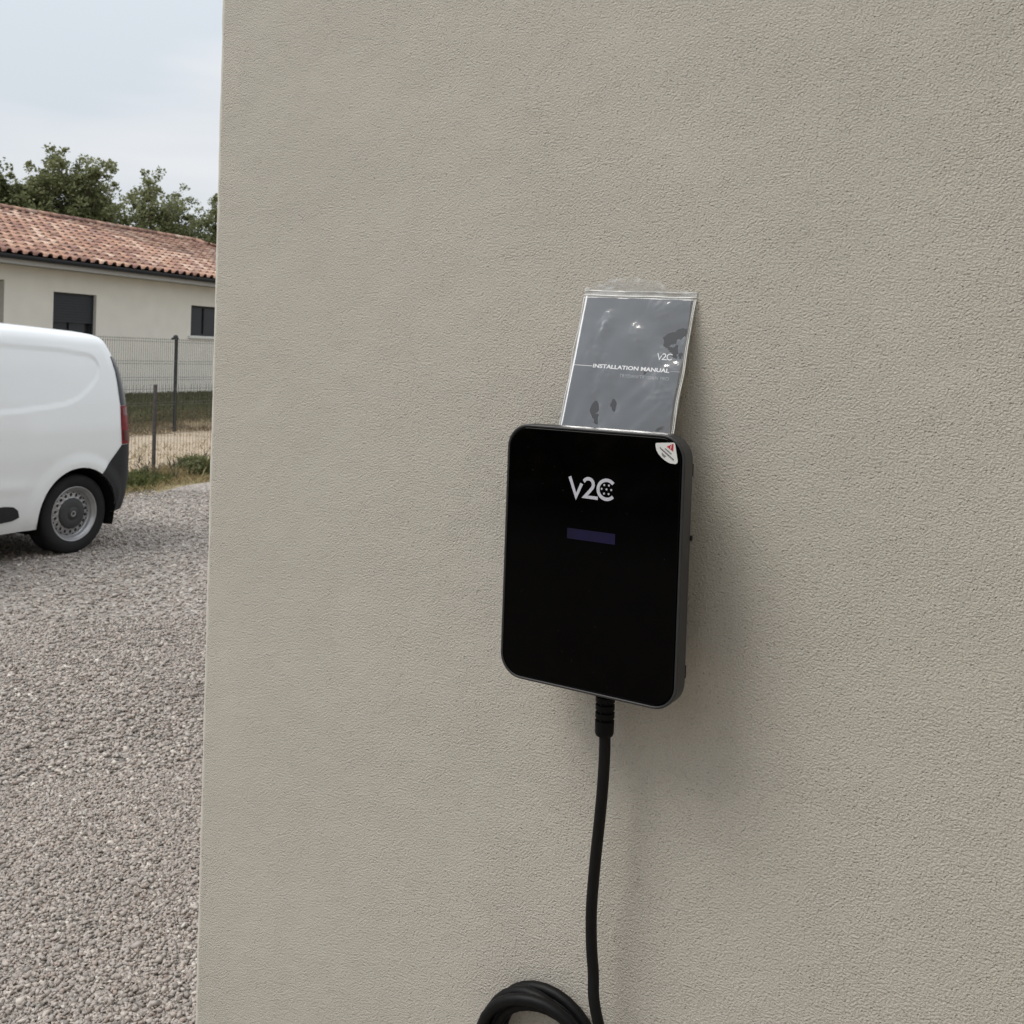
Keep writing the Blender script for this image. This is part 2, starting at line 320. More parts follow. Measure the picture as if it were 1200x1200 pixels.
# ---------------------------------------------------------------- the ground
ds = [-900, -100, -20, 0, 8, 9.35, 9.8, 10.2, 10.7, 11.2, 11.6, 12.0, 12.66, 13.0, 13.3, 13.65, 14.0, 14.35, 14.7, 15.05, 15.4, 30, 80, 300, 900]
ss = [-900, -200, -50]+[x*1.0 for x in range(-10, 41, 1)]+[80, 300, 900]
vv = []; ff = []
for j, d in enumerate(ds):
    for i, s in enumerate(ss):
        wob = .02*sin(s*1.7+d*.9)+.015*sin(s*.6-d*2.1) if 9.5 < d < 15.2 else 0
        vv.append((s, d, gz(d)+wob))
for j in range(len(ds)-1):
    for i in range(len(ss)-1):
        k = j*len(ss)+i; ff.append((k, k+1, k+1+len(ss), k+len(ss)))
g = from_vf('ground', vv, ff, M['terrain'], smooth=True, kind='structure'); g.location = CG; g.rotation_euler = (0, 0, AZ)
# gravel yard, 4 mm above, ragged far edge
vv = []; ff = []; n = 400
for i in range(n+1):
    s = -14+54*i/n
    e = 8.42+.10*sin(s*1.3)+.07*sin(s*3.9+1)+RNG.normal(0, .03)
    vv += [(s, -14, .004), (s, e, .004)]
for i in range(n): k = 2*i; ff.append((k, k+2, k+3, k+1))
gy = from_vf('gravel_yard', vv, ff, M['gravel'], kind='structure'); gy.location = CG; gy.rotation_euler = (0, 0, AZ)

def ico():
    bm = bmesh.new(); bmesh.ops.create_icosphere(bm, subdivisions=1, radius=1)
    v = np.array([p.co[:] for p in bm.verts]); f = np.array([[q.index for q in p.verts] for p in bm.faces]); bm.free(); return v, f
def tri_mesh(name, V, F, tint, m, parent=None, **k):
    """V (n,3) float, F (m,3) or (m,4) int, tint per vertex"""
    me = bpy.data.meshes.new(name); nf, c = F.shape
    me.vertices.add(len(V)); me.vertices.foreach_set('co', V.astype(np.float32).ravel())
    me.loops.add(nf*c); me.loops.foreach_set('vertex_index', F.astype(np.int32).ravel())
    me.polygons.add(nf); me.polygons.foreach_set('loop_start', np.arange(0, nf*c, c, dtype=np.int32)); me.polygons.foreach_set('loop_total', np.full(nf, c, dtype=np.int32))
    me.update(calc_edges=True)
    at = me.attributes.new('tint', 'FLOAT', 'POINT'); at.data.foreach_set('value', tint.astype(np.float32))
    return link(name, me, m, parent, **k)
IV = np.array([[x, y, z] for z in (-.75, .75) for y in (-.8, .8) for x in (-.8, .8)])
IF = np.array([(0, 2, 3), (0, 3, 1), (4, 5, 7), (4, 7, 6), (0, 1, 5), (0, 5, 4), (2, 6, 7), (2, 7, 3), (0, 4, 6), (0, 6, 2), (1, 3, 7), (1, 7, 5)])
def rot_mats(n, tiltmax=pi):
    a = RNG.uniform(0, 2*pi, n); b = RNG.uniform(-tiltmax, tiltmax, n); c = RNG.uniform(0, 2*pi, n)
    def rz(t): z = np.zeros((n, 3, 3)); z[:, 0, 0] = np.cos(t); z[:, 0, 1] = -np.sin(t); z[:, 1, 0] = np.sin(t); z[:, 1, 1] = np.cos(t); z[:, 2, 2] = 1; return z
    def rx(t): z = np.zeros((n, 3, 3)); z[:, 1, 1] = np.cos(t); z[:, 1, 2] = -np.sin(t); z[:, 2, 1] = np.sin(t); z[:, 2, 2] = np.cos(t); z[:, 0, 0] = 1; return z
    return rz(a)@rx(b)@rz(c)
def stones(n, r0, r1, size, a0=43, a1=76):
    r = np.sqrt(RNG.uniform(r0*r0, r1*r1, n)); a = np.radians(RNG.uniform(a0, a1, n))
    x = -r*np.sin(a); y = -DIST+r*np.cos(a)
    keep = ~((x > -1.405) & (y > -.01)); x, y = x[keep], y[keep]; n = len(x)
    s = size*np.exp(RNG.normal(0, .22, n))
    sh = np.stack([RNG.uniform(.7, 1.15, n), RNG.uniform(.55, .9, n), RNG.uniform(.32, .62, n)], 1)*s[:, None]*.5
    V = (IV[None]+RNG.uniform(-.42, .42, (n, 8, 3)))*sh[:, None, :]
    V = np.einsum('nij,nkj->nki', rot_mats(n, 1.0), V)
    V[:, :, 0] += x[:, None]; V[:, :, 1] += y[:, None]; V[:, :, 2] += (.003+s*RNG.uniform(.05, .5, n))[:, None]
    patch = .5+.25*np.sin(x*3.1+y*1.7)*np.sin(x*1.3-y*2.9)
    t = np.clip(RNG.beta(1.5, 1.5, n)*.88+.12*patch, 0, 1)
    F = (IF[None]+8*np.arange(n)[:, None, None]).reshape(-1, 3)
    return V.reshape(-1, 3), F, np.repeat(t, 8)
def cat_stones(*ps):
    V, F, T, o = [], [], [], 0
    for v, f, t in ps: V.append(v); F.append(f+o); T.append(t); o += len(v)
    return np.concatenate(V), np.concatenate(F), np.concatenate(T)
V, F, T = cat_stones(stones(100000, 1.7, 4.2, .0115), stones(44000, 4.2, 6.6, .0155), stones(26000, 6.6, 12.5, .020))
tri_mesh('gravel_stones', V, F, T, M['stones'], kind='stuff', label='loose crushed grey gravel covering the yard', cat='gravel')

# ---------------------------------------------------------------- our rendered wall
X_EDGE = -1.4065
wall = empty('rendered_house', (X_EDGE, 0, 0), label='beige sand-rendered house wall that carries the black charging box', cat='wall')
bm = bmesh.new(); box(bm, .008, 6.4, 0, 9, -.2, 5.2)
from_bm('wall', bm, M['render'], wall)
bm = bmesh.new()
tube(bm, [(.008+.0006*sin(k*.9)+RNG.normal(0, .0003), .008, -.2+5.4*k/180) for k in range(181)], [.0083+.0003*sin(k*2.1) for k in range(181)], 12)
from_bm('corner_bead', bm, M['bead'], wall, smooth=True)
# unseen wing added right of the frame to block light from the wall
wing = empty('added_shade_wing', (.55, 0, 0), label='unseen beige wing added on the right to shade the wall', cat='wall')
bm = bmesh.new(); box(bm, 0, 3.8, -7.0, -.002, -.2, 5.2); from_bm('wall', bm, M['render'], wing)

# ---------------------------------------------------------------- the charging box
CT = -.005946
chg = empty('charging_box', (-.7224, 0, 1.5646), label='black glass-fronted electric charging box fixed to the beige wall', cat='charger')
chg.rotation_euler = (0, CT*-1, 0)
CW, CH = .2542, .34
def rr_outline(x0, x1, z0, z1, r, n=10):
    pts = []
    for cx, cz, a0 in ((x1-r, z1-r, 0), (x0+r, z1-r, 90), (x0+r, z0+r, 180), (x1-r, z0+r, 270)):
        for k in range(n+1):
            a = radians(a0+90*k/n); pts.append((cx+r*cos(a), cz+r*sin(a)))
    return pts
def rr_solid(bm, x0, x1, z0, z1, r, layers, capf=True, capb=True):
    """layers: list of (y, inset)"""
    rings = []
    for y, i in layers:
        rings.append([bm.verts.new((px, y, pz)) for px, pz in rr_outline(x0+i, x1-i, z0+i, z1-i, max(r-i, .001))])
    n = len(rings[0])
    for a, b in zip(rings, rings[1:]):
        for k in range(n): bm.faces.new((a[k], b[k], b[(k+1) % n], a[(k+1) % n]))
    if capf: bm.faces.new(rings[0])
    if capb: bm.faces.new(rings[-1][::-1])
bm = bmesh.new()
rr_solid(bm, 0, CW, -CH, 0, .032, [(-.0945, .0045), (-.0992, .0036), (-.0998, .0028), (-.0998, .0016), (-.0992, .0006), (-.098, 0), (-.074, 0), (-.070, .0015), (-.068, .005)])
bmesh.ops.recalc_face_normals(bm, faces=bm.faces)
from_bm('front_frame', bm, M['plastic'], chg, smooth=False)
bm = bmesh.new()
rr_solid(bm, 0, CW, -CH, 0, .032, [(-.1000, .0062), (-.1003, .0052), (-.0999, .0046), (-.094, .0046)])
bmesh.ops.recalc_face_normals(bm, faces=bm.faces)
gp = from_bm('glass_plate', bm, M['glass_black'], chg)
bm = bmesh.new()
rr_solid(bm, .036, CW-.036, -CH+.036, -.03, .028, [(-.069, .001), (-.066, 0), (-.012, 0), (-.0005, 0)])
bmesh.ops.recalc_face_normals(bm, faces=bm.faces)
from_bm('rear_housing', bm, M['back'], chg)
for z0, z1 in ((-.052, -.036), (-.303, -.287)):
    bm = bmesh.new(); box(bm, CW-.004, CW-.0004, -.0765, -.0690, z0, z1, .0006); from_bm('side_clip', bm, M['slot'], chg)
bm = bmesh.new(); lathe(bm, [(0.0005, 0), (.0032, 0), (.0036, .001), (.0036, .004), (0.0005, .0045)], n=14)
for v in bm.verts: v.co = Vector((CW-.003+v.co.z, -.071+v.co.y, -.1285+v.co.x))
from_bm('side_button', bm, M['slot'], chg, smooth=True)

def stroke(bm, pts, wd, y0, y1, cap0=0., cap1=0.):
    """flat ribbon letter stroke in the xz plane with depth y0..y1"""
    P = [Vector((p[0], p[1])) for p in pts]; Ls = []; Rs = []
    for i, p in enumerate(P):
        if i == 0: t = (P[1]-P[0]).normalized(); k = 1
        elif i == len(P)-1: t = (P[-1]-P[-2]).normalized(); k = 1
        else:
            t1 = (P[i]-P[i-1]).normalized(); t2 = (P[i+1]-P[i]).normalized(); t = (t1+t2)
            t = t.normalized() if t.length > 1e-3 else t1
            k = min(2.2, 1/max(.3, sqrt(max(0, (1+t1.dot(t2))/2))))
        nn = Vector((-t.y, t.x))*wd/2*k
        Ls.append(p+nn); Rs.append(p-nn)
    A = [bm.verts.new((q.x, y0, q.y)) for q in Ls]; B = [bm.verts.new((q.x, y0, q.y)) for q in Rs]
    A2 = [bm.verts.new((q.x, y1, q.y)) for q in Ls]; B2 = [bm.verts.new((q.x, y1, q.y)) for q in Rs]
    for i in range(len(P)-1):
        bm.faces.new((A[i], A[i+1], B[i+1], B[i])); bm.faces.new((A2[i], B2[i], B2[i+1], A2[i+1]))
        bm.faces.new((A[i], A2[i], A2[i+1], A[i+1])); bm.faces.new((B[i], B[i+1], B2[i+1], B2[i]))
    for i in (0, -1): bm.faces.new((A[i], B[i], B2[i], A2[i]))
def arc(cx, cz, r, a0, a1, n=18): return [(cx+r*cos(radians(a0+(a1-a0)*k/n)), cz+r*sin(radians(a0+(a1-a0)*k/n))) for k in range(n+1)]
TWO = [(.1175, -.0680)]+[(p[0], p[1]) for p in arc(.1243, -.0712, .0072, 150, -35, 14)]+[(.1265, -.0800), (.1195, -.0875), (.1385, -.0878)]
def v2c(parent, y0, y1, s=1., ox=0., oz=0., mt=None, dots=True, wd=.0042):
    f = lambda P: [(ox+(x-.0965)*s, oz+(z+.0625)*s) for x, z in P]
    for nm, P in (('letter_v', [(.0972, -.0635), (.1072, -.0885), (.1148, -.0712)]), ('digit_two', TWO), ('letter_c', arc(.1505, -.0757, .0121, 42, 318, 30))):
        bm = bmesh.new()
        stroke(bm, f(P), wd*s, y0, y1); from_bm(nm, bm, mt or M['letter'], parent)
    if dots:
        for x, z in [(.1503, -.0752), (.157, -.0753), (.1434, -.0751), (.1470, -.0700), (.1535, -.0700), (.147, -.0808), (.1535, -.0808)]:
            bm = bmesh.new(); x, z = f([(x, z)])[0]
            lathe(bm, [(.00005, y0), (.00125*s, y0), (.00125*s, y1)], (0, 0, 0), 'y', 12)
            for v in bm.verts: v.co.x += x; v.co.z += z
            from_bm('logo_dot', bm, mt or M['letter'], parent)
v2c(chg, -.10065, -.1002, 1., .0965, -.0625)
bm = bmesh.new(); box(bm, .0962, .1647, -.1007, -.1002, -.1437, -.1303); from_bm('display', bm, M['lcd'], chg)
bm = bmesh.new()
for k in range(46):
    x = random.uniform(.012, CW-.012); z = -random.uniform(.012, CH-.012); r = random.uniform(.00018, .00045)
    bm.faces.new([bm.verts.new((x+r*cos(a)*random.uniform(.6, 1.3), -.1004, z+r*sin(a))) for a in (0, 1.3, 2.6, 3.9, 5.2)][::-1])
from_bm('dust', bm, M['dust'], chg, kind='stuff')
# warning sticker
def flat_poly(name, P, y0, y1, m, parent, **k):
    bm = bmesh.new()
    A = [bm.verts.new((x, y0, z)) for x, z in P]; B = [bm.verts.new((x, y1, z)) for x, z in P]
    bm.faces.new(A); bm.faces.new(B[::-1]); n = len(P)
    for i in range(n): bm.faces.new((A[i], B[i], B[(i+1) % n], A[(i+1) % n]))
    bmesh.ops.recalc_face_normals(bm, faces=bm.faces)
    return from_bm(name, bm, m, parent, **k)
stk = flat_poly('warning_sticker', [(.2165, -.0112), (.2385, -.0092), (.2402, -.0098), (.2410, -.0115), (.2450, -.0310), (.2447, -.0335), (.2425, -.0352), (.2358, -.0349), (.2320, -.0337), (.2282, -.0317), (.2236, -.0285), (.2196, -.0247), (.2168, -.0205), (.2156, -.0165), (.2151, -.0125)],
                -.1008, -.1003, M['sticker'], chg, label='white warning sticker with a red triangle')
flat_poly('red_triangle', [(.2300, -.0147), (.2388, -.0106), (.2388, -.0203)], -.1011, -.1008, M['red'], stk)
bm = bmesh.new(); stroke(bm, [(.2368, -.0125), (.2352, -.0150), (.2362, -.0150), (.2350, -.0175)], .0006, -.1013, -.1011); from_bm('lightning_mark', bm, M['sticker'], stk)
bm = bmesh.new()
def dash(bm, a, b, wd, seg):
    a = Vector(a); b = Vector(b)
    for k in range(seg):
        p = a.lerp(b, (k+.1)/seg); q = a.lerp(b, (k+.1+random.uniform(.55, .85))/seg)
        stroke(bm, [p[:], q[:]], wd, -.1011, -.1008)
dash(bm, (.2278, -.0172), (.2370, -.0237), .0012, 6)
dash(bm, (.2210, -.0161), (.2402, -.0302), .0008, 14); dash(bm, (.2214, -.0175), (.2395, -.0309), .0006, 14)
dash(bm, (.2238, -.0228), (.2298, -.0272), .0007, 5); dash(bm, (.2240, -.0242), (.2285, -.0277), .0007, 4); dash(bm, (.2245, -.0257), (.2280, -.0285), .0006, 3)
from_bm('sticker_text', bm, M['ink'], stk)
# charging cable
cb = empty('charging_cable', (-.5894, -.05, 1.2246), label='thick black charging cable hanging from the box into a coil', cat='cable')
def rel(P): return [(x+.5894, y+.05, z-1.2246) for x, y, z in P]
bm = bmesh.new(); prof = []
zt = 0.0; h = -.066
prof = [(.0085, .004), (.0118, .002), (.0125, -.008)]
for k in range(4):
    z = -.012-.0105*k; prof += [(.0128, z), (.0094, z-.0006), (.0094, z-.0036), (.0128, z-.0042)]
prof += [(.0128, -.052), (.0125, -.064), (.0112, -.0675), (.0085, -.068)]
lathe(bm, prof, n=24)
for v in list(bm.verts):                       # slots only go part of the way round
    r = v.co.xy.length
    if abs(r-.0094) < 1e-4:
        a = atan2(v.co.y, v.co.x); 
        if abs(sin(a*2)) < .25: v.co.x *= 1.33; v.co.y *= 1.33
from_bm('strain_relief', bm, M['rubber'], cb, smooth=False)
def catmull(P, n=8):
    P = [Vector(p) for p in P]; o = []
    Q = [P[0]*2-P[1]]+P+[P[-1]*2-P[-2]]
    for i in range(1, len(Q)-2):
        for k in range(n):
            t = k/n; a, b, c, d = Q[i-1:i+3]
            o.append(.5*((2*b)+(-a+c)*t+(2*a-5*b+4*c-d)*t*t+(-a+3*b-3*c+d)*t**3))
    o.append(P[-1]); return o
CR = .0077
path = [(-.5888, -.05, 1.165), (-.5880, -.05, 1.135), (-.5893, -.05, 1.09), (-.5922, -.05, 1.045), (-.5960, -.05, .998), (-.5998, -.048, .955), (-.6022, -.046, .915), (-.6014, -.044, .870), (-.5975, -.044, .835), (-.5930, -.050, .808), (-.5865, -.052, .785), (-.578, -.052, .760)]
# coil: loops round a hanger below the frame
cx, cz = -.683, .682
loops = []
a = 25.
specs = [(.0862, -.052), (.0885, -.034), (.0710, -.036), (.0705, -.016), (.0850, -.014)]
pts = []
tot = 5*360
k = 0
while k <= tot:
    f = k/360; i = min(int(f), 4); j = min(i+1, 4); t = max(0, (f-i-.75)*4)
    r = specs[i][0]*(1-t)+specs[j][0]*t; y = specs[i][1]*(1-t)+specs[j][1]*t
    ang = radians(20-k); pts.append((cx+r*cos(ang)*1.0, y, cz+r*sin(ang)*1.0-.0)); k += 12
full = catmull(path, 8)
join = catmull([path[-1], (-.575, -.053, .745), pts[1]], 6)
bm = bmesh.new(); tube(bm, rel([tuple(p) for p in full]+[tuple(p) for p in join[1:]]+pts[2:]), CR, 14)
from_bm('cable_run', bm, M['cable'], cb, smooth=True)

# ---------------------------------------------------------------- instruction booklet and its bag, leaning on the wall behind the box
TLp = Vector((-.65983, -.002, 1.73873)); ux = Vector((.999885, 0, -.015169)); vd = Vector((-.050555, -.270921, -.961273))
vd = (vd-ux*vd.dot(ux)*.0).normalized(); nn = -ux.cross(vd).normalized()     # towards the camera
if nn.y > 0: nn = -nn
MW, MH = .1566, .207
bkm = Matrix(((ux.x, nn.x, -vd.x, TLp.x), (ux.y, nn.y, -vd.y, TLp.y), (ux.z, nn.z, -vd.z, TLp.z), (0, 0, 0, 1)))   # local: x right, y out, z up
manual = empty('instruction_booklet', label='dark grey installation manual inside the clear plastic bag', cat='booklet'); manual.matrix_world = bkm
bm = bmesh.new(); box(bm, .0005, MW-.0005, -.0005, .0018, -MH+.0005, -.0005); from_bm('pages', bm, M['paper'], manual)
bm = bmesh.new(); box(bm, 0, MW, .0018, .0022, -MH, 0); from_bm('front_cover', bm, M['booklet'], manual)
def text_part(name, body, x0, x1, z0, h, bold, m, parent, y=.0023):
    cu = bpy.data.curves.new(name, 'FONT'); cu.body = body; cu.offset = bold; cu.extrude = .01; cu.resolution_u = 3
    o = bpy.data.objects.new(name, cu); COL.objects.link(o)
    dg = bpy.context.evaluated_depsgraph_get(); me = bpy.data.meshes.new_from_object(o.evaluated_get(dg))
    bpy.data.objects.remove(o); bpy.data.curves.remove(cu)
    P = np.array([v.co[:] for v in me.vertices]); mn = P.min(0); mxx = P.max(0)
    for v in me.vertices:
        u = (v.co.x-mn[0])/(mxx[0]-mn[0]); q = (v.co.y-mn[1])/(mxx[1]-mn[1]); e = (v.co.z-mn[2])/(mxx[2]-mn[2])
        v.co = Vector((x0+u*(x1-x0), y+.0002*e, z0+q*h))
    me.materials.clear(); return link(name, me, m, parent)
text_part('title_lettering', 'INSTALLATION MANUAL', .0306, .1417, -.1003, .0056, .028, M['print'], manual)
text_part('subtitle_lettering', 'TRYDAN/TRYDAN PRO', .0718, .1430, -.1108, .0046, 0, M['print_dim'], manual)
for x0, x1, mm in ((.0004, .0296, 'print'), (.1428, .1565, 'print_dim')):
    bm = bmesh.new(); box(bm, x0, x1, .0022, .0024, -.0984, -.0977); from_bm('rule_line', bm, M[mm], manual)
v2c(manual, .0022, .0024, .33, .1213, -.0745, M['print'], False, .0036)
# the bag: two thin films round the booklet, wavy, with zip strip, side welds and open flap
bag = empty('plastic_bag', label='clear resealable plastic bag with milky zip strip standing on the box', cat='bag'); bag.matrix_world = bkm
from mathutils import noise as mnoise
BUMPS = [(.147, -.024, .016, .020, -35, .10), (.130, -.046, .009, .020, -30, .11), (.149, -.166, .012, .034, -14, .085), (.140, -.182, .010, .018, -20, .09), (.0375, -.055, .0055, .014, 10, .13), (.040, -.134, .007, .024, -12, .085), (.064, -.128, .0045, .018, -20, .085), (.101, -.080, .0055, .018, -25, .11), (.036, -.090, .0045, .016, 0, .13)]
def film(y, sgn, amp, seed):
    bm = bmesh.new(); nx, nz = 70, 96; x0, x1, z0, z1 = -.0038, .1612, -.209, .0015; gr = []
    for j in range(nz+1):
        row = []
        for i in range(nx+1):
            x = x0+(x1-x0)*i/nx; z = z0+(z1-z0)*j/nz
            e = min((x-x0)/.0045, (x1-x)/.0045, (z-z0)/.006, 1); e = max(0, e)**.8
            p = Vector((x*26+seed, z*15+z*x*300, seed)); q = Vector((x*70+z*30, z*50, seed+4))
            h = amp*(mnoise.noise(p)+.35*abs(mnoise.noise(q)))
            if sgn > 0:
                for bx, bz, wx, wz, an, am in BUMPS:
                    ca, sa = cos(radians(an)), sin(radians(an)); dx, dz = x-bx, z-bz
                    u = (dx*ca-dz*sa)/wx/1.25; v = (dx*sa+dz*ca)/wz/1.25; rr = u*u+v*v
                    rr += .7*mnoise.noise(Vector((x*210, z*150, 2)))
                    if rr < 5: h += am*dz*math.exp(-max(0, rr)*.6)
            row.append(bm.verts.new((x, e*(y+sgn*h), z)))
        gr.append(row)
    for j in range(nz):
        for i in range(nx): bm.faces.new((gr[j][i], gr[j][i+1], gr[j+1][i+1], gr[j+1][i]))
    return bm
from_bm('front_film', film(.0034, 1, .0008, 3.3), M['film'], bag, smooth=True)
from_bm('back_film', film(-.0007, 1, .0002, 8.1), M['film_flap'], bag, smooth=True)
for z, hh in ((-.0015+.001, .0010), (.0030, .0009), (.0095, .0011)):
    bm = bmesh.new(); P = [(-.004+.165*k/24, .0012+.0004*sin(k*.9), z+.0003*sin(k*.55)+.0005*(k/24)) for k in range(25)]
    tube(bm, P, hh*.95, 6); from_bm('zip_strip', bm, M['seam'], bag, smooth=True)
for x in (-.0036, .1610, .1588):
    bm = bmesh.new(); P = [(x+.0009*sin(k*.45+x*90)*(.5+.5*sin(k*.13)), .0016+.0009*sin(k*.7), .001-.209*k/30) for k in range(31)]
    tube(bm, P, .0006 if x < 0 or x > .16 else .0005, 6); from_bm('side_weld', bm, M['seam'], bag, smooth=True)
bm = bmesh.new(); gr = []
for j in range(15):
    row = []
    for i in range(61):
        u = i/60; x = -.004+.1655*u
        top = .0125+.0145*max(0, sin(pi*min(1, max(0, (u-.06)/.72))))**.6+.0015*sin(u*31)+.001*sin(u*57+1)
        z = .003+(top-.003)*j/14
        hgt = .001+.010*(j/14)**1.5*(.25+.75*sin(pi*u)**2)+.002*mnoise.noise(Vector((x*60, z*160, 9)))*(j/14)
        row.append(bm.verts.new((x, hgt, z)))
    gr.append(row)
for j in range(14):
    for i in range(60): bm.faces.new((gr[j][i], gr[j][i+1], gr[j+1][i+1], gr[j+1][i]))
fl = from_bm('open_flap', bm, M['film_flap'], bag, smooth=True)

# ---------------------------------------------------------------- the van
VAZ = radians(95.5)
vax = Vector((cos(VAZ), sin(VAZ), 0)); vay = Vector((-sin(VAZ), cos(VAZ), 0))
van = empty('parked_van', tuple(CG+vax*5.796+vay*6.62), VAZ, label='white panel van parked on the gravel, its rear showing', cat='van')
def lerp(tab, z):
    if z <= tab[0][0]: return tab[0][1]
    for (a, b), (c, d) in zip(tab, tab[1:]):
        if z <= c: return b+(d-b)*(z-a)/(c-a)
    return tab[-1][1]
def smooth5(tab, z, w=.04): return (lerp(tab, z-w)+lerp(tab, z-w/2)+lerp(tab, z)+lerp(tab, z+w/2)+lerp(tab, z+w))/5
INS = [(.2, .07), (.3, .03), (.45, .01), (.8, 0), (1.0, .01), (1.2, .04), (1.5, .105), (1.65, .145), (1.72, .175)]
UR = [(.2, .525), (.4, .582), (.6, .602), (.9, .597), (1.1, .588), (1.25, .583), (1.4, .568), (1.5, .553), (1.56, .53), (1.62, .51), (1.68, .497), (1.72, .475)]
UF = [(.2, -3.5), (.5, -3.62), (.8, -3.6), (.95, -3.45), (1.02, -3.05), (1.08, -2.65), (1.4, -2.2), (1.65, -1.85), (1.72, -1.72)]
RC, WID = .19, 1.86
WC = (0., .314); ARCH_R = .372
REC = [(-1.75, 1.645), (-.7, 1.650), (-.185, 1.640), (.10, 1.622), (.185, 1.608), (.235, 1.578), (.262, 1.53), (.262, 1.48), (.240, 1.42), (.205, 1.37), (.129, 1.305), (.06, 1.255), (.008, 1.228), (-.06, 1.203), (-.136, 1.182), (-.41, 1.155), (-.70, 1.135), (-1.75, 1.10)]
def sdf_poly(P, x, z):
    d = 1e9; ins = False; n = len(P)
    for i in range(n):
        ax, az = P[i]; bx, bz = P[(i+1) % n]; ex, ez = bx-ax, bz-az
        t = max(0, min(1, ((x-ax)*ex+(z-az)*ez)/(ex*ex+ez*ez))); d = min(d, (x-ax-t*ex)**2+(z-az-t*ez)**2)
        if (az > z) != (bz > z) and x < (bx-ax)*(z-az)/(bz-az)+ax: ins = not ins
    return -sqrt(d) if ins else sqrt(d)
def sst(a, b, x):
    t = max(0, min(1, (x-a)/(b-a))); return t*t*(3-2*t)
def roof_drop(u, z): return sst(1.3, 1.8, z)*.045*sst(-.6, .5, u)
def side_feat(u, z):
    d = 0.
    if -1.9 < u < .4 and .95 < z < 1.75: d += .010*(1-sst(-.018, 0.002, sdf_poly(REC, u, z)))
    for wu in (0., -2.72):
        r = sqrt((u-wu)**2+(z-WC[1])**2)
        d -= .016*(1-sst(.40, .50, r)) if r > .3 else 0
    # shallow body crease above the sill
    d -= .008*math.exp(-((z-.55-.05*max(-1, min(1, -u)))/.05)**2)*sst(-.30, -.6, u)*(1 if u > -2.2 else 0)
    return d
def surf(q, z, off=0.):
    """point on near side, rear corner and rear face; q arc length from where the corner starts"""
    i = smooth5(INS, z); R = smooth5(UR, z)
    if q <= 0: u, y, nu, ny = R-RC+q, i, 0, -1
    elif q < RC*pi/2:
        a = q/RC; u, y, nu, ny = R-RC+RC*sin(a), i+RC-RC*cos(a), sin(a), -cos(a)
    else: u, y, nu, ny = R, i+RC+(q-RC*pi/2), 1, 0
    if q < .05: y += side_feat(u, z)*(1 if q < 0 else 1-q/.05)
    return Vector((u+nu*off, y+ny*off, z-roof_drop(u, z)))
# body shell: horizontal rings
qs_side = []
levels = [(z, None) for z in np.concatenate([np.arange(.24, .30, .03), np.arange(.30, 1.72, .02)])]
rings = []
NS = 150
def make_ring(z, extra=0., ztop=None):
    zz = min(z, 1.72); i = smooth5(INS, zz)+extra; R = smooth5(UR, zz)-extra*.55; Fr = smooth5(UF, zz)+extra*.8
    rf = .32; pts = []
    u1 = R-RC; u0 = Fr+rf
    us = [u1-(u1-u0)*t for t in list(np.linspace(0, .36, 80))+list(np.linspace(.38, 1, 50))][::-1]
    Z = z if ztop is None else ztop
    for u in us: pts.append((u, i+(side_feat(u, Z) if extra == 0 else side_feat(u, 1.72)), Z-roof_drop(u, Z)))
    for k in range(1, 9):
        a = pi/2*k/8; pts.append((R-RC+RC*sin(a), i+RC-RC*cos(a), Z-roof_drop(R, Z)))
    for k in range(1, 12): pts.append((R, i+RC+(WID-2*i-2*RC)*k/12, Z-roof_drop(R, Z)))
    for k in range(0, 9):
        a = pi/2*k/8; pts.append((R-RC+RC*cos(a), WID-i-RC+RC*sin(a), Z-roof_drop(R, Z)))
    for u in us[::-1][1:]: pts.append((u, WID-i, Z-roof_drop(u, Z)))
    for k in range(1, 9):
        a = pi/2*k/8; pts.append((Fr+rf-rf*sin(a), WID-i-rf+rf*cos(a), Z))
    for k in range(1, 8): pts.append((Fr, WID-i-rf-(WID-2*i-2*rf)*k/8, Z))
    for k in range(0, 8):
        a = pi/2*k/8; pts.append((Fr+rf-rf*cos(a), i+rf-rf*sin(a), Z))
    return pts
for z, _ in levels: rings.append(make_ring(float(z)))
for ex, zt in ((.02, 1.745), (.05, 1.772), (.10, 1.793), (.18, 1.808), (.30, 1.818), (.45, 1.824), (.60, 1.827)): rings.append(make_ring(1.72, ex, zt))
bm = bmesh.new(); RV = [[bm.verts.new(p) for p in r] for r in rings]; nr = len(RV[0])
for a, b in zip(RV, RV[1:]):
    for k in range(nr): bm.faces.new((a[k], a[(k+1) % nr], b[(k+1) % nr], b[k]))
bm.faces.new(RV[-1])
for v in bm.verts:
    if v.co.z < .42 and v.co.x > .30: v.co.z = .325+(v.co.z-.24)*.5278
def in_arch(co):
    for wu in (0., -2.72):
        if sqrt((co.x-wu)**2+(co.z-WC[1])**2) < ARCH_R: return wu
    return None
side = lambda co: co.y < .25 or co.y > WID-.25
kill = [f for f in bm.faces if all(in_arch(v.co) is not None and side(v.co) for v in f.verts)]
bmesh.ops.delete(bm, geom=kill, context='FACES')
edge = [v for v in bm.verts if v.link_edges and any(e.is_boundary for e in v.link_edges)]
for v in edge:
    if not side(v.co): continue
    for wu in (0., -2.72):
        d = Vector((v.co.x-wu, v.co.z-WC[1]))
        if .0 < d.length < ARCH_R+.03 and d.length > .2 and v.co.z > .25:
            d = d.normalized()*ARCH_R; v.co.x = wu+d.x; v.co.z = WC[1]+d.y
from_bm('body', bm, M['white_paint'], van, smooth=True)
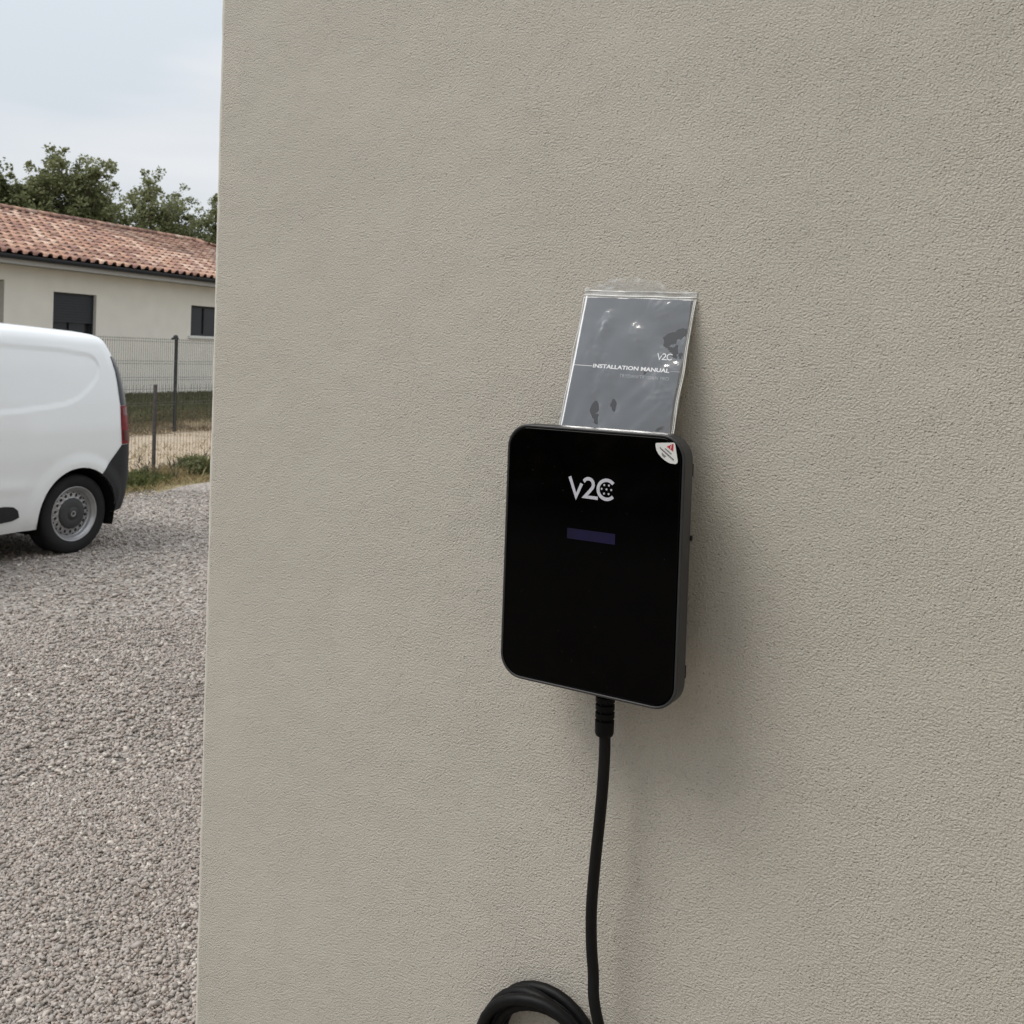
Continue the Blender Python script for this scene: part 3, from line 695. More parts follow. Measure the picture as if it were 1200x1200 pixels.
# wheel-arch liners and floor
for wu in (0., -2.72):
    for yy in (.012, WID-.34):
        bm = bmesh.new(); rg = []
        for y in (yy-.0+.004, yy+.33):
            rg.append([bm.verts.new((wu+(ARCH_R-.001)*cos(radians(a)), y, WC[1]+(ARCH_R-.001)*sin(radians(a)))) for a in range(-20, 201, 10)])
        for k in range(len(rg[0])-1): bm.faces.new((rg[0][k], rg[0][k+1], rg[1][k+1], rg[1][k]))
        bm.faces.new(rg[1] if yy < 1 else rg[0])
        from_bm('arch_liner', bm, M['liner'], van, smooth=False)
bm = bmesh.new(); box(bm, -3.45, .45, .36, WID-.36, .22, .42); box(bm, -2.3, -.42, .08, WID-.08, .245, .40); box(bm, .38, .50, .10, WID-.10, .33, .44)
from_bm('underbody', bm, M['liner'], van)
# overlay pieces that follow the body surface
def patch(name, P, m, off=.006, thick=.012, parent=van, step=.02, **k):
    """P: outline in (q,z); fills it with a fine grid that follows the shell"""
    from mathutils.geometry import delaunay_2d_cdt
    out_ = []
    for i in range(len(P)):
        a = Vector(P[i]); b = Vector(P[(i+1) % len(P)]); nseg = max(1, int((b-a).length/step))
        out_ += [a.lerp(b, t/nseg) for t in range(nseg)]
    qs = [p.x for p in out_]; zs = [p.y for p in out_]; PP = [(p.x, p.y) for p in out_]
    pts = list(out_); x = min(qs)+step*.5
    while x < max(qs):
        z = min(zs)+step*.5
        while z < max(zs):
            if sdf_poly(PP, x, z) < -step*.4: pts.append(Vector((x, z)))
            z += step
        x += step
    n0 = len(out_)
    vs, es, fs, *_ = delaunay_2d_cdt([Vector((p.x, p.y)) for p in pts], [], [list(range(n0))], 1, 1e-6)
    bm = bmesh.new()
    top = [bm.verts.new(surf(v.x, v.y, off)) for v in vs]
    fcs = []
    for f in fs:
        try: fcs.append(bm.faces.new([top[i] for i in f]))
        except ValueError: pass
    bm.normal_update()
    be = [e for e in bm.edges if e.is_boundary]
    low = {}
    for e in be:
        for v in e.verts:
            if v not in low:
                i = top.index(v); low[v] = bm.verts.new(surf(vs[i].x, vs[i].y, off-thick))
    for e in be:
        a, b = e.verts; bm.faces.new((a, b, low[b], low[a]))
    bmesh.ops.recalc_face_normals(bm, faces=bm.faces)
    return from_bm(name, bm, m, parent, smooth=False, **k)
def arch_q(a0, a1, n, r=ARCH_R):
    o = []
    for k in range(n+1):
        a = radians(a0+(a1-a0)*k/n); u, z = r*cos(a), WC[1]+r*sin(a)
        o.append((u-(smooth5(UR, z)-RC), z))
    return o
bump = [(.66, .84), (.30, .84), (.12, .845), (.01, .842), (-.205, .612)]+arch_q(49, -3, 9, ARCH_R+.001)[1:]+[(-.02, .295), (.08, .30), (.18, .30), (.66, .30)]
patch('rear_bumper', bump, M['trim'], .004, .03, label='black plastic rear bumper')
0 and patch('bumper_lip', [(.60, .60), (.22, .60), (.05, .56), (-.02, .50), (-.02, .40), (.05, .36), (.22, .35), (.60, .35)], M['trim'], .020, .02)
patch('side_moulding', [(-1.9, .45), (-1.06, .45), (-.99, .440), (-.945, .41), (-.915, .355), (-.97, .335), (-1.11, .325), (-1.9, .31)], M['trim'], .010, .02, step=.03, label='black side rubbing strip')
tl = patch('tail_light', [(.012, .848), (.15, .85), (.27, .87), (.27, 1.165), (.030, 1.165), (.012, 1.0)], M['light_red'], .007, .02, label='dark red tail light')
patch('lamp_band', [(.045, 1.145), (.25, 1.145), (.25, 1.085), (.04, 1.085)], M['light_clear'], .0095, .004, parent=tl)
patch('lamp_lens', [(.03, .96), (.25, .96), (.25, .875), (.03, .875)], M['light_deep'], .0095, .004, parent=tl)
patch('smoked_panel', [(.030, 1.168), (.24, 1.168), (.20, 1.50), (.13, 1.60), (.085, 1.60), (.058, 1.52), (.030, 1.25)], M['light_dark'], .006, .018, label='smoked upper lamp panel')
patch('rear_window', [(.38, 1.15), (.94, 1.15), (.90, 1.50), (.38, 1.50)], M['auto_glass'], .004, .01, step=.05)
0 and patch('fuel_flap', [(-.42, .93), (-.27, .93), (-.27, 1.06), (-.42, 1.06)], M['white_paint'], .0012, .004)
bm = bmesh.new()
for sx in (0, 1):
    y = -.004 if sx == 0 else WID-.0
bm.free()
bm = bmesh.new(); f = [bm.verts.new(p) for p in ((-2.62, .06, 1.10), (-1.72, .06, 1.12), (-1.72, .155, 1.60), (-1.98, .155, 1.60))]; bm.faces.new(f)
bmesh.ops.solidify(bm, geom=bm.faces[:], thickness=.05); from_bm('door_window', bm, M['auto_glass'], van)
# wheels
def wheel(u, yc, sgn):
    bm = bmesh.new()
    W2 = .1
    lathe(bm, [(.212, -.088*1), (.222, -.098), (.245, -.106), (.275, -.108), (.298, -.100), (.310, -.088), (.3155, -.072), (.3165, -.04), (.3165, .04), (.3155, .072), (.300, .100), (.270, .108), (.222, .098), (.212, .088)], (0, 0, 0), 'y', 56)
    for v in bm.verts:                       # tread grooves
        r = sqrt(v.co.x**2+v.co.z**2)
    t = from_bm('wheel', bm, M['tyre'], van, smooth=True); t.location = (u, yc, WC[1]+.001)
    bm = bmesh.new()
    lathe(bm, [(.206, -.070), (.217, -.084), (.2195, -.094), (.2150, -.0975), (.208, -.094), (.200, -.082), (.190, -.070), (.184, -.050), (.176, -.040), (.172, -.042)], (0, 0, 0), 'y', 64)
    # pierced ring
    n = 18; r0, r1 = .116, .172; m_ = 12
    for s in range(n):
        a0 = 2*pi*s/n; da = 2*pi/n; hol = []; outr = []
        for k in range(m_):
            t_ = 2*pi*k/m_; ca, sa = cos(t_), sin(t_)
            mxx = max(abs(ca), abs(sa)); bu, bv = ca/mxx, sa/mxx
            r = (r0+r1)/2+bv*(r1-r0)/2; aa = a0+da*(.5+bu*.5)
            outr.append(bm.verts.new((r*cos(aa), -.042-.030*(1-((r-r0)/(r1-r0)))*.6, r*sin(aa))))
            r = .1475+sa*.0135; aa = a0+da*(.5+ca*.25)
            hol.append((r*cos(aa), -.050, r*sin(aa)))
        h1 = [bm.verts.new(p) for p in hol]; h2 = [bm.verts.new((p[0], -.028, p[2])) for p in hol]
        for k in range(m_):
            k2 = (k+1) % m_
            bm.faces.new((outr[k], outr[k2], h1[k2], h1[k])); bm.faces.new((h1[k], h1[k2], h2[k2], h2[k]))
    bmesh.ops.remove_doubles(bm, verts=bm.verts, dist=1e-5); bmesh.ops.recalc_face_normals(bm, faces=bm.faces)
    from_bm('rim', bm, M['rim'], t, smooth=False)
    bm = bmesh.new(); lathe(bm, [(.205, -.02), (.01, -.02)], (0, 0, 0), 'y', 40); from_bm('brake_drum', bm, M['liner'], t)
    bm = bmesh.new(); lathe(bm, [(.122, -.058), (.118, -.068), (.105, -.073), (.060, -.078), (.046, -.074), (.044, -.078), (.030, -.080), (.0005, -.080)], (0, 0, 0), 'y', 48)
    from_bm('hub_cap', bm, M['cap'], t, smooth=True)
    bm = bmesh.new(); lathe(bm, [(.021, -.0802), (.023, -.083), (.0155, -.083), (.0145, -.0802)], (0, 0, 0), 'y', 28); from_bm('centre_ring', bm, M['rim'], t)
    for k in ():
        a = 2*pi*k/5+.3; bm = bmesh.new(); lathe(bm, [(.0095, -.070), (.0085, -.083), (.0005, -.083)], (.078*cos(a), 0, .078*sin(a)), 'y', 6)
        from_bm('wheel_nut', bm, M['liner'], t)
    if sgn > 0:
        t.rotation_euler = (0, 0, pi)
for u in (0., -2.72):
    wheel(u, .145, -1); wheel(u, WID-.145, 1)

# ---------------------------------------------------------------- neighbour's house
DH = 16.66; S0 = 4.0; S1 = 28.4; GH = .60; HD = 8.5
house = empty('bungalow', tuple(G(0, DH, 0)), AZ, label='cream bungalow with terracotta tiled roof behind the fences', cat='house')
EZ = 3.18
# front wall split round its openings (butted boxes joined as one wall)
ops = [(11.5, 14.02, .6, 2.87), (15.18, 16.30, .6, 2.73), (19.21, 20.45, 1.98, 2.70)]
bm = bmesh.new(); x = S0
for a, b, z0, z1 in ops:
    box(bm, x, a, 0, .25, .3, EZ)
    box(bm, a, b, 0, .25, z1, EZ)
    if z0 > .7: box(bm, a, b, 0, .25, .3, z0)
    else: box(bm, a, b, 0, .25, .3, .62)
    x = b
box(bm, x, S1, 0, .25, .3, EZ)
box(bm, S0, S0+.25, .25, HD, .3, EZ); box(bm, S1-.25, S1, .25, HD, .3, EZ); box(bm, S0, S1, HD, HD+.25, .3, EZ)
bmesh.ops.remove_doubles(bm, verts=bm.verts, dist=1e-5)
from_bm('wall', bm, M['house'], house)
bm = bmesh.new(); box(bm, 11.3, 14.3, 1.5, 1.6, .6, EZ); box(bm, 14.02, 14.12, .25, 1.5, .6, EZ); from_bm('porch_wall', bm, M['house_shaded'], house)
# french window with half-lowered roller shutter
def frame_bars(bm, x0, x1, z0, z1, y, t=.05, mids=()):
    box(bm, x0, x0+t, y, y+.05, z0, z1); box(bm, x1-t, x1, y, y+.05, z0, z1)
    box(bm, x0+t, x1-t, y, y+.05, z1-t, z1); box(bm, x0+t, x1-t, y, y+.05, z0, z0+t)
    for m_ in mids: box(bm, m_-t*.6, m_+t*.6, y-.002, y+.048, z0+t, z1-t)
bm = bmesh.new(); frame_bars(bm, 15.18, 16.30, .62, 2.73, .13, .06, (15.74,)); wn = from_bm('window', bm, M['anthracite'], house, label='french window with half-lowered roller shutter')
for a, b in ((15.24, 15.70), (15.78, 16.24)):
    bm = bmesh.new(); box(bm, a, b, .16, .17, .68, 2.67); from_bm('pane', bm, M['pane'], wn)
bm = bmesh.new()
k = 0; z = 2.728
while z > 2.17:
    box(bm, 15.20, 16.28, .085+.0, .098, z-.052, z, .004); z -= .055; k += 1
from_bm('roller_shutter', bm, M['anthracite'], wn)
for x0 in (15.18, 16.262):
    bm = bmesh.new(); box(bm, x0, x0+.038, .078, .128, .62, 2.729); from_bm('shutter_rail', bm, M['anthracite'], wn)
bm = bmesh.new(); frame_bars(bm, 19.21, 20.45, 1.98, 2.70, .13, .045, (19.83,)); wn = from_bm('window', bm, M['anthracite'], house, label='small high window with white sill')
for a, b in ((19.255, 19.80), (19.86, 20.405)):
    bm = bmesh.new(); box(bm, a, b, .16, .17, 2.02, 2.66); from_bm('pane', bm, M['pane'], wn)
bm = bmesh.new(); box(bm, 19.13, 20.53, -.045, .125, 1.915, 1.978, .005); from_bm('sill', bm, M['sill'], wn)
bm = bmesh.new(); box(bm, 14.9, 16.6, -.03, -.002, .3, .62); from_bm('doorstep', bm, M['sill'], house)
# roof: deck, tiles, gutter, fascia
OV = .40; zE = 3.33; RY = 4.25; zR = 4.80
LEN = sqrt((RY+OV)**2+(zR-zE)**2); pit = atan2(zR-zE, RY+OV)
SR = 24.1                              # where the ridge ends and the hip starts
HX = SR+ (RY+OV)                       # eave corner of the hip
roof_pts = [(S0-.3, -OV, zE), (HX, -OV, zE), (SR, RY, zR), (S0-.3, RY, zR), (HX, 2*RY+OV, zE), (S0-.3, 2*RY+OV, zE)]
roof = from_vf('roof', [(a, b, c-.03) for a, b, c in roof_pts], [(0, 1, 2, 3), (1, 4, 2), (4, 5, 3, 2), (0, 3, 5)], M['deck'], house)
TW, EXPO = .235, .36
def tile_mesh():
    prof = []
    for k in range(4): prof.append((-.105+.028*k, [.012, .003, .003, .010][k]))
    for k in range(9):
        a = pi-pi*k/8; prof.append((.068+.064*cos(a)*1.0, .008+.062*sin(a)))
    v = []; f = []; n = len(prof)
    for (y, up, sc) in ((0, .022, 1.06), (.44, .0, .90)):
        for x, z in prof: v.append((x*1.0 if x < 0 else .068+(x-.068)*sc, y, z*sc+up))
    for x, z in prof:                    # lower lip thickness
        v.append((x, 0, z*1.06+.022-.014))
    for k in range(n-1):
        f.append((k, k+1, n+k+1, n+k)); f.append((2*n+k, 2*n+k+1, k+1, k))
    me = bpy.data.meshes.new('roof_tile'); me.from_pydata(v, [], f); me.update(); me.materials.append(M['tile']); return me, np.array(v), f
tme, tv, tf = tile_mesh()
import itertools
Winv = camo.matrix_world.inverted()
def px_of(p):
    q = Winv@p; return 600+1200*q.x/-q.z, 433.4-1200*q.y/-q.z
near_t = []; field = []
rows = int(LEN/EXPO)+1; cols = int((HX-S0)/TW)
hm = Matrix.Translation(G(0, DH, 0))@Matrix.Rotation(AZ, 4, 'Z')
for c in range(cols):
    s = S0-.2+TW*c
    for r in range(rows):
        d = r*EXPO; y = -OV-.03+d*cos(pit); z = zE+.012+d*sin(pit)
        if s+.1 > HX-(y+OV)-.05: continue
        if d > LEN-.12: continue
        p = hm@Vector((s, y, z)); px, py = px_of(p)
        rec = (s+random.uniform(-.004, .004), y, z, pit-.0, random.uniform(-.012, .012))
        if -12 < px < 258: near_t.append((p-camo.matrix_world.translation).length and rec)
        else: field.append(rec)
def d_of(rec): return (hm@Vector(rec[:3])-camo.matrix_world.translation).length
near_t.sort(key=d_of); field += near_t[300:]; near_t = near_t[:300]
for s, y, z, p_, rz in near_t:
    o = bpy.data.objects.new('roof_tile', tme); COL.objects.link(o); o.parent = roof; o.location = (s, y, z); o.rotation_euler = (p_, random.uniform(-.02, .02), rz)
V = []; F = []; T = []
def add_field(mtx, t):
    k = len(V)
    for q in tv: V.append(tuple(mtx@Vector(q)))
    for f in tf: F.append([i+k for i in f])
    T.extend([t]*len(tv))
for s, y, z, p_, rz in field: add_field(Matrix.Translation((s, y, z))@Matrix.Rotation(p_, 4, 'X')@Matrix.Rotation(rz, 4, 'Z'), random.random())
for c in range(int((2*RY+2*OV)/TW)):    # hip end
    yb = -OV+TW*(c+.5)
    for r in range(rows):
        d = r*EXPO; x = HX+.03-d*cos(pit); z = zE+.012+d*sin(pit); inset = HX-x
        if yb < -OV+inset or yb > 2*RY+OV-inset: continue
        add_field(Matrix.Translation((x, yb, z))@Matrix.Rotation(pi/2, 4, 'Z')@Matrix.Rotation(pit, 4, 'X'), random.random())
tri_mesh('roof_tile_field', np.array(V), np.array(F), np.array(T), M['tile_f'], roof, kind='stuff')
def cap_mesh():
    v = []; f = []
    for y, sc in ((0, 1.08), (.42, .94)):
        for k in range(9):
            a = pi-pi*k/8; v.append((.115*sc*cos(a), y, .09*sc*sin(a)-.02))
    for k in range(8): f.append((k, k+1, 10+k, 9+k))
    me = bpy.data.meshes.new('ridge_tile'); me.from_pydata(v, [], f); me.update(); me.materials.append(M['tile']); return me
cme = cap_mesh(); s = S0
while s < SR:
    o = bpy.data.objects.new('ridge_tile', cme); COL.objects.link(o); o.parent = roof; o.location = (s, RY, zR+.10); o.rotation_euler = (random.uniform(.0, .02), 0, -pi/2+random.uniform(-.01, .01)); s += .37
hl = Vector((HX-SR, -(RY+OV), zE-zR)); n = int(hl.length/.37)
for sg in (1, -1):
    dirv = Vector((hl.x, hl.y*sg, hl.z)).normalized()
    for k in range(n):
        p = Vector((SR, RY, zR+.09))+dirv*.37*(k+.9)
        o = bpy.data.objects.new('hip_tile', cme); COL.objects.link(o); o.parent = roof; o.location = p
        o.rotation_mode = 'QUATERNION'; o.rotation_quaternion = (-dirv).to_track_quat('Y', 'Z')
bm = bmesh.new(); rg = []
for x in (S0-.3, HX+.1):
    ring = [bm.verts.new((x, -OV-.075+.075*cos(radians(a)), zE-.005+.085*sin(radians(a)))) for a in range(180, 361, 15)]+[bm.verts.new((x, -OV-.006, zE-.005)), bm.verts.new((x, -OV-.145, zE-.003))]
    rg.append(ring)
for k in range(len(rg[0])-1): bm.faces.new((rg[0][k], rg[0][k+1], rg[1][k+1], rg[1][k]))
from_bm('gutter', bm, M['anthracite'], house)
bm = bmesh.new(); box(bm, S0-.3, HX+.02, -OV+.02, -OV+.045, 3.165, 3.30); from_bm('fascia_board', bm, M['fascia'], house)
bm = bmesh.new(); box(bm, S0-.3, HX, -OV+.047, -.002, 3.165, 3.178); from_bm('soffit', bm, M['soffit'], house)

# ---------------------------------------------------------------- fences
def fence(name, D, s0, s1, first, pitch, H, pr, wr, mp_, mw, label, cap=False, sp=.05, rows_=(.0, .35, .7, 1.0), dbl=True):
    zb = gz(D); root = empty(name, tuple(G(0, D, zb)), AZ, label=label, cat='fence')
    s = first
    while s-pitch > s0: s -= pitch
    posts = []
    while s < s1: posts.append(s); s += pitch
    for s in posts:
        bm = bmesh.new(); box(bm, s-pr, s+pr, -pr, pr, -.1, H, .004)
        if cap: box(bm, s-pr-.006, s+pr+.006, -pr-.006, pr+.006, H, H+.02, .004)
        po = from_bm('post', bm, mp_, root)
        if cap and abs(s-first) < .01:
            bm = bmesh.new(); bmesh.ops.create_uvsphere(bm, u_segments=16, v_segments=10, radius=.048)
            for v in bm.verts: v.co = Vector((v.co.x+s-.02, v.co.y*.8, v.co.z*.75+H+.035))
            box(bm, s-.10, s+.03, -.03, .03, H-.02, H+.02, .008)
            from_bm('post_cap', bm, mp_, po, smooth=False)
    def wire(bm, a, b, r):
        a = Vector(a); b = Vector(b); t = (b-a).normalized(); n1 = t.orthogonal().normalized(); n2 = t.cross(n1)
        A = [bm.verts.new(a+r*(cos(k*2*pi/3)*n1+sin(k*2*pi/3)*n2)) for k in range(3)]; B = [bm.verts.new(b+r*(cos(k*2*pi/3)*n1+sin(k*2*pi/3)*n2)) for k in range(3)]
        for k in range(3): bm.faces.new((A[k], A[(k+1) % 3], B[(k+1) % 3], B[k]))
    for a, b in zip(posts, posts[1:]):
        bm = bmesh.new(); x = a+pr+.02
        yo = -pr-.008
        while x < b-pr-.01:
            wire(bm, (x, yo, .03), (x, yo, H-.0), wr); x += sp
        for fz in rows_:
            z = .05+(H-.09)*fz
            wire(bm, (a+pr, yo-wr*1.5, z), (b-pr, yo-wr*1.5, z), wr*1.2)
            if dbl: wire(bm, (a+pr, yo-.02, z+.045), (b-pr, yo-.02, z+.045), wr*1.2)
        from_bm('wire_panel', bm, mw, root)
fence('garden_fence', 12.66, -4, 32, 14.24, 2.52, 1.64, .023, .0030, M['post_dark'], M['wire_grey'], 'tall dark wire-mesh fence with a round-capped post by the bungalow', True, rows_=(0, .28, .56, .74, .985))
fence('yard_fence', 9.47, -4, 32, 10.29, 2.50, 1.18, .018, .0022, M['post_grey'], M['wire_dull'], 'low weathered wire fence at the gravel edge', False, .06, (0, .45, .985), False)

# ---------------------------------------------------------------- vegetation
def leaves(name, C, n_per, rad, size, m, parent=None, flat=.75, base=0., **k):
    """C: clump centres (m,3); leaf quads scattered in each clump"""
    m_ = len(C); rad = np.broadcast_to(rad, (m_,)); N = m_*n_per
    cen = np.repeat(C, n_per, 0); rr = np.repeat(rad, n_per)
    d = RNG.normal(0, 1, (N, 3)); d /= np.linalg.norm(d, axis=1)[:, None]
    r = rr*RNG.uniform(0, 1, N)**.6*1.15
    P = cen+d*r[:, None]*np.array([1, 1, flat])
    s = size*RNG.uniform(.6, 1.35, N)
    Q = np.array([[-.5, 0, 0], [0, -.33, 0], [.5, 0, 0], [0, .33, .08]])
    V = np.einsum('nij,kj->nki', rot_mats(N), Q)*s[:, None, None]+P[:, None, :]
    cl = np.repeat(RNG.uniform(-.2, .2, m_), n_per)
    t = np.clip(.5+base+cl+RNG.normal(0, .17, N), 0, 1)
    F = (np.array([[0, 1, 2, 3]])[None]+4*np.arange(N)[:, None, None]).reshape(-1, 4)
    return tri_mesh(name, V.reshape(-1, 3), F, np.repeat(t, 4), m, parent, **k)
def tree(s, d, H, wid, label, m, nb=11, per=9, leaf=.13, dens=70, low=.25, seed=0, twig=1., group='trees behind the bungalow'):
    rnd = random.Random(seed); zb = gz(d)
    root = empty('tree', tuple(G(s, d, zb)), AZ+seed, label=label, cat='tree', group=group)
    bm = bmesh.new(); C = []; Rr = []
    lean = rnd.uniform(-.04, .04)
    tr = [(lean*z*.5+.12*sin(z*.8+seed), .1*cos(z*.7+seed), z) for z in np.linspace(-.1, H*.86, 9)]
    tube(bm, tr, [max(.02, .15*(1-i/9.5)) for i in range(9)], 8)
    from_bm('trunk', bm, M['bark'], root, smooth=True)
    bm = bmesh.new()
    for b in range(nb):
        f = low+(.86-low)*(b+.5)/nb; z0 = H*f
        i = min(7, int(f/.86*8)); p0 = Vector(tr[i]); p0.z = z0*.93
        a = b*2.4+rnd.uniform(-.5, .5); reach = wid*(1.0-.45*abs(f-.55)/.45)*rnd.uniform(.6, 1.1)
        up = rnd.uniform(.6, 1.3)*reach
        p1 = p0+Vector((cos(a)*reach, sin(a)*reach, up)); pm = p0.lerp(p1, .5)+Vector((0, 0, -.12*reach))
        tube(bm, [p0, pm, p1], [.05, .035, .012], 5)
        for j in range(per):
            t = .3+.8*j/per; q = p0.lerp(p1, t)+Vector((rnd.gauss(0, .26), rnd.gauss(0, .26), rnd.gauss(.05, .28)))*wid*.55
            C.append(q[:]); Rr.append(rnd.uniform(.22, .52)*wid*.5*twig)
    for j in range(6):
        C.append((tr[-1][0]+rnd.gauss(0, .35)*wid*.5, tr[-1][1]+rnd.gauss(0, .3)*wid*.5, H*(.82+.14*j/5)-.1)); Rr.append(rnd.uniform(.22, .36)*wid*.5)
    from_bm('branches', bm, M['bark'], root, smooth=True)
    leaves('crown', np.array(C), dens, np.array(Rr), leaf, m, root)
    return root
DT = 31.0
TREES = [(26.4, DT+1.2, 7.35, 1.6, 'dark bushy tree at the left end of the row behind the bungalow', 'leaf_dark', 18, 11, 62, .5),
 (27.75, DT+.6, 8.15, 1.45, 'bushy green tree with a broad top, second in the row behind the bungalow', 'leaf_mid', 18, 11, 58, .5),
 (28.9, DT-.5, 8.8, 1.55, 'tallest tree of the row, light green with upright tips', 'leaf_mid', 17, 11, 50, .52),
 (31.0, DT+.8, 8.6, 1.2, 'airy tree with see-through top right of the tallest one', 'leaf_pale', 13, 9, 34, .5),
 (33.6, DT+.2, 9.0, 1.5, 'tree with a narrow pointed crown standing clear of its neighbours', 'leaf_mid', 14, 9, 44, .5),
 (36.0, DT+1, 8.7, 1.4, 'sparse tree of open branching left of the wall edge', 'leaf_pale', 14, 8, 40, .5),
 (37.5, DT+.2, 8.5, 1.5, 'rightmost tree of the row, close against the beige wall edge', 'leaf_mid', 14, 9, 44, .5)]
for i, (s, d, H, wd, lb, mm, nb, per, dens, low) in enumerate(TREES):
    tree(s, d, H, wd, lb, M[mm], nb, per, .135, dens, low, seed=i*3+1)
# thicket that closes the gap under the crowns
C = []; 
for k in range(900):
    s = RNG.uniform(20, 52); d = DT+RNG.uniform(-1.2, 2.5); top = 6.75+.30*sin(s*1.1+1)+.25*sin(s*2.7)
    C.append((s, d, gz(d)+RNG.uniform(.3, 1)**.6*top-.3))
th = leaves('thicket', np.array(C), 75, RNG.uniform(.25, .55, len(C)), .15, M['leaf_mid'], base=-.12, kind='stuff', label='dense green thicket closing the space under the trees', cat='thicket')
th.location = CG; th.rotation_euler = (0, 0, AZ)
def blades(name, pts, h, wdt, m, lean=.35, **k):
    n = len(pts); a = RNG.uniform(0, 2*pi, n); hh = h*RNG.uniform(.45, 1.25, n); l = RNG.normal(0, lean, n); l2 = RNG.normal(0, lean, n)
    dx, dy = np.cos(a)*wdt/2, np.sin(a)*wdt/2; P = np.array(pts)
    V = np.zeros((n, 4, 3))
    V[:, 0] = P+np.stack([dx, dy, 0*a], 1); V[:, 1] = P-np.stack([dx, dy, 0*a], 1)
    V[:, 2] = P+np.stack([-dx*.7+l*hh*.4, -dy*.7+l2*hh*.4, hh*.6], 1); V[:, 3] = P+np.stack([l*hh, l2*hh, hh], 1)
    F = (np.array([[0, 1, 2], [0, 2, 3]])[None]+4*np.arange(n)[:, None, None]).reshape(-1, 3)
    t = np.clip(RNG.beta(2, 2, n), 0, 1)
    return tri_mesh(name, V.reshape(-1, 3), F, np.repeat(t, 4), m, **k)
def place(o): o.location = CG; o.rotation_euler = (0, 0, AZ); return o
def scatter(n, s0, s1, d0, d1, clump=0.):
    s = RNG.uniform(s0, s1, n*3); d = RNG.uniform(d0, d1, n*3)
    if clump:
        f = .5+.5*np.sin(s*2.3+np.sin(d*3))*np.sin(d*4.1+s*1.1+1); keep = f > clump; s, d = s[keep], d[keep]
    s, d = s[:n], d[:n]
    return np.stack([s, d, np.array([gz(x) for x in d])], 1)
place(blades('dry_grass', scatter(14000, 4, 17, 8.45, 9.9, .42), .07, .007, M['blade_dry'], .7, kind='stuff', label='dry straw-coloured grass along the gravel edge', cat='grass'))
place(blades('bank_edge_grass', scatter(14000, 8, 24, 12.45, 13.9, .25), .07, .010, M['blade_straw'], .6, kind='stuff', label='brown withered grass at the foot of the bank', cat='grass'))
place(blades('bank_grass', scatter(42000, 8, 24, 13.3, 16.5, .05), .085, .014, M['blade_bank'], .5, kind='stuff', label='short green grass on the bank below the bungalow', cat='grass'))
place(blades('track_grass', scatter(7000, 6, 22, 9.9, 12.6, .40), .055, .010, M['blade_dry'], .6, kind='stuff', label='thin dry tufts on the sandy track between the fences', cat='grass'))
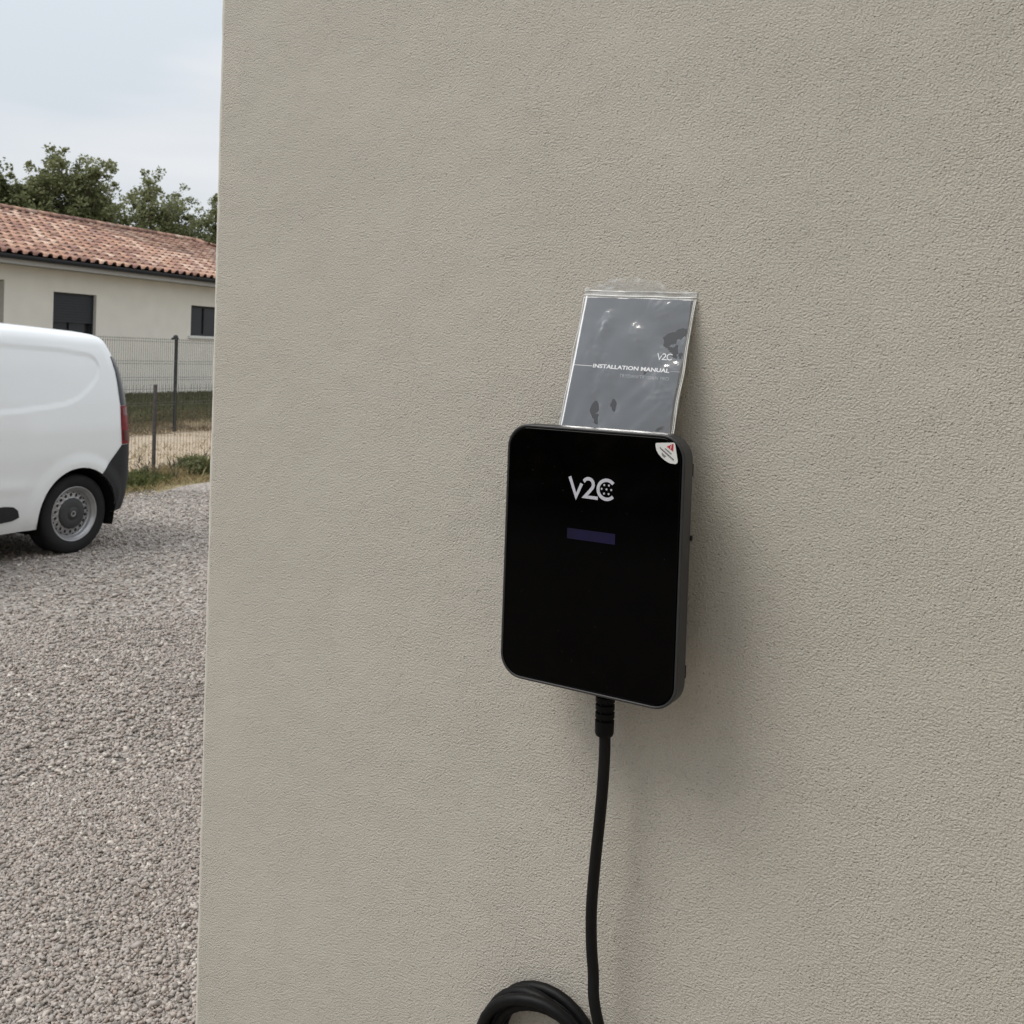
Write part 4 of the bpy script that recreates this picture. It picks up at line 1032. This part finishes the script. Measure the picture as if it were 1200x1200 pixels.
def weed(s, d, h, n, spread, m, label, dry=0, group=None, leafy=0):
    root = empty('weed_clump', tuple(G(s, d, gz(d))), AZ, label=label, cat='weeds', group=group)
    P = np.stack([RNG.normal(0, spread, n), RNG.normal(0, spread, n), np.zeros(n)], 1)
    o = blades('blades', P, h, .008, m, .30, parent=root, kind='stuff')
    if leafy:
        C = np.stack([RNG.normal(0, spread, leafy), RNG.normal(0, spread, leafy), np.abs(RNG.normal(h*.45, h*.25, leafy))], 1)
        leaves('leaves', C, 26, .07, .045, m, root)
    if dry:
        bm = bmesh.new()
        for k in range(dry):
            x, y = RNG.normal(0, spread), RNG.normal(0, spread); hh = h*RNG.uniform(1.3, 2.1); lx = RNG.normal(0, .1)
            pts = [(x, y, 0), (x+lx*.4, y, hh*.5), (x+lx, y+RNG.normal(0, .03), hh)]
            tube(bm, pts, [.004, .0035, .002], 4)
            for q in range(5):
                t = RNG.uniform(.5, 1); c = Vector(pts[1]).lerp(Vector(pts[2]), t); tube(bm, [c, c+Vector((RNG.normal(0, .05), RNG.normal(0, .05), .06))], .003, 4)
        from_bm('dry_stems', bm, M['post_grey'], root, kind='stuff')
    return root
weed(9.25, 9.0, .15, 900, .17, M['blade_green'], 'green weeds with tall dry stems beside the van bumper', 9, leafy=30)
weed(9.75, 9.1, .12, 700, .16, M['blade_green'], 'low green weeds between the van and the low fence post', 4, leafy=14)
weed(10.15, 9.2, .15, 600, .16, M['blade_dry'], 'straw-coloured grass tuft at the foot of the low fence post', 2)
weed(11.5, 9.1, .16, 500, .16, M['blade_dry'], 'dry grass tuft behind the green bush by the fence', 3)
bush = empty('bush', tuple(G(10.66, 9.1, 0)), AZ, label='small rounded green bush beside the beige wall edge', cat='bush')
C = np.stack([RNG.uniform(-.19, .19, 130), RNG.uniform(-.19, .19, 130), RNG.uniform(.02, .27, 130)], 1)
C[:, 2] *= np.sqrt(np.maximum(.15, 1-(C[:, 0]/.22)**2-(C[:, 1]/.3)**2))
leaves('foliage', C, 44, .06, .030, M['leaf_mid'], bush, base=.1)
bm = bmesh.new()
for k in range(22):
    a = RNG.uniform(0, 2*pi); l = RNG.uniform(.05, .22); tube(bm, [(0, 0, 0), (l*.6*cos(a), l*.6*sin(a), .2), (l*1.1*cos(a), l*1.1*sin(a), .30+RNG.uniform(-.08, .05))], [.006, .004, .002], 4)
from_bm('stems', bm, M['blade_green'] if False else M['bark'], bush)
P = np.stack([RNG.normal(0, .10, 500), RNG.normal(0, .10, 500), np.zeros(500)], 1); blades('blades', P, .24, .007, M['blade_green'], .2, parent=bush, kind='stuff')
# unseen hedge added behind the photographer as a dark reflection for glass and film
C = []
for k in range(820):
    C.append((RNG.uniform(-9, 8), RNG.uniform(-.45, .45), RNG.uniform(.15, 3.3)))
hedge = empty('hedge', (-3, -9.5, 0), 0., label='unseen dark hedge added for its reflection in the glass and film', cat='hedge')
leaves('foliage', np.array(C), 60, .42, .11, M['leaf_dark'], hedge)
bm = bmesh.new()
for k in range(34): tube(bm, [(-9+.5*k, 0, -.05), (-9+.5*k+.05, .03, 1.6)], [.03, .015], 5)
from_bm('stems', bm, M['bark'], hedge)
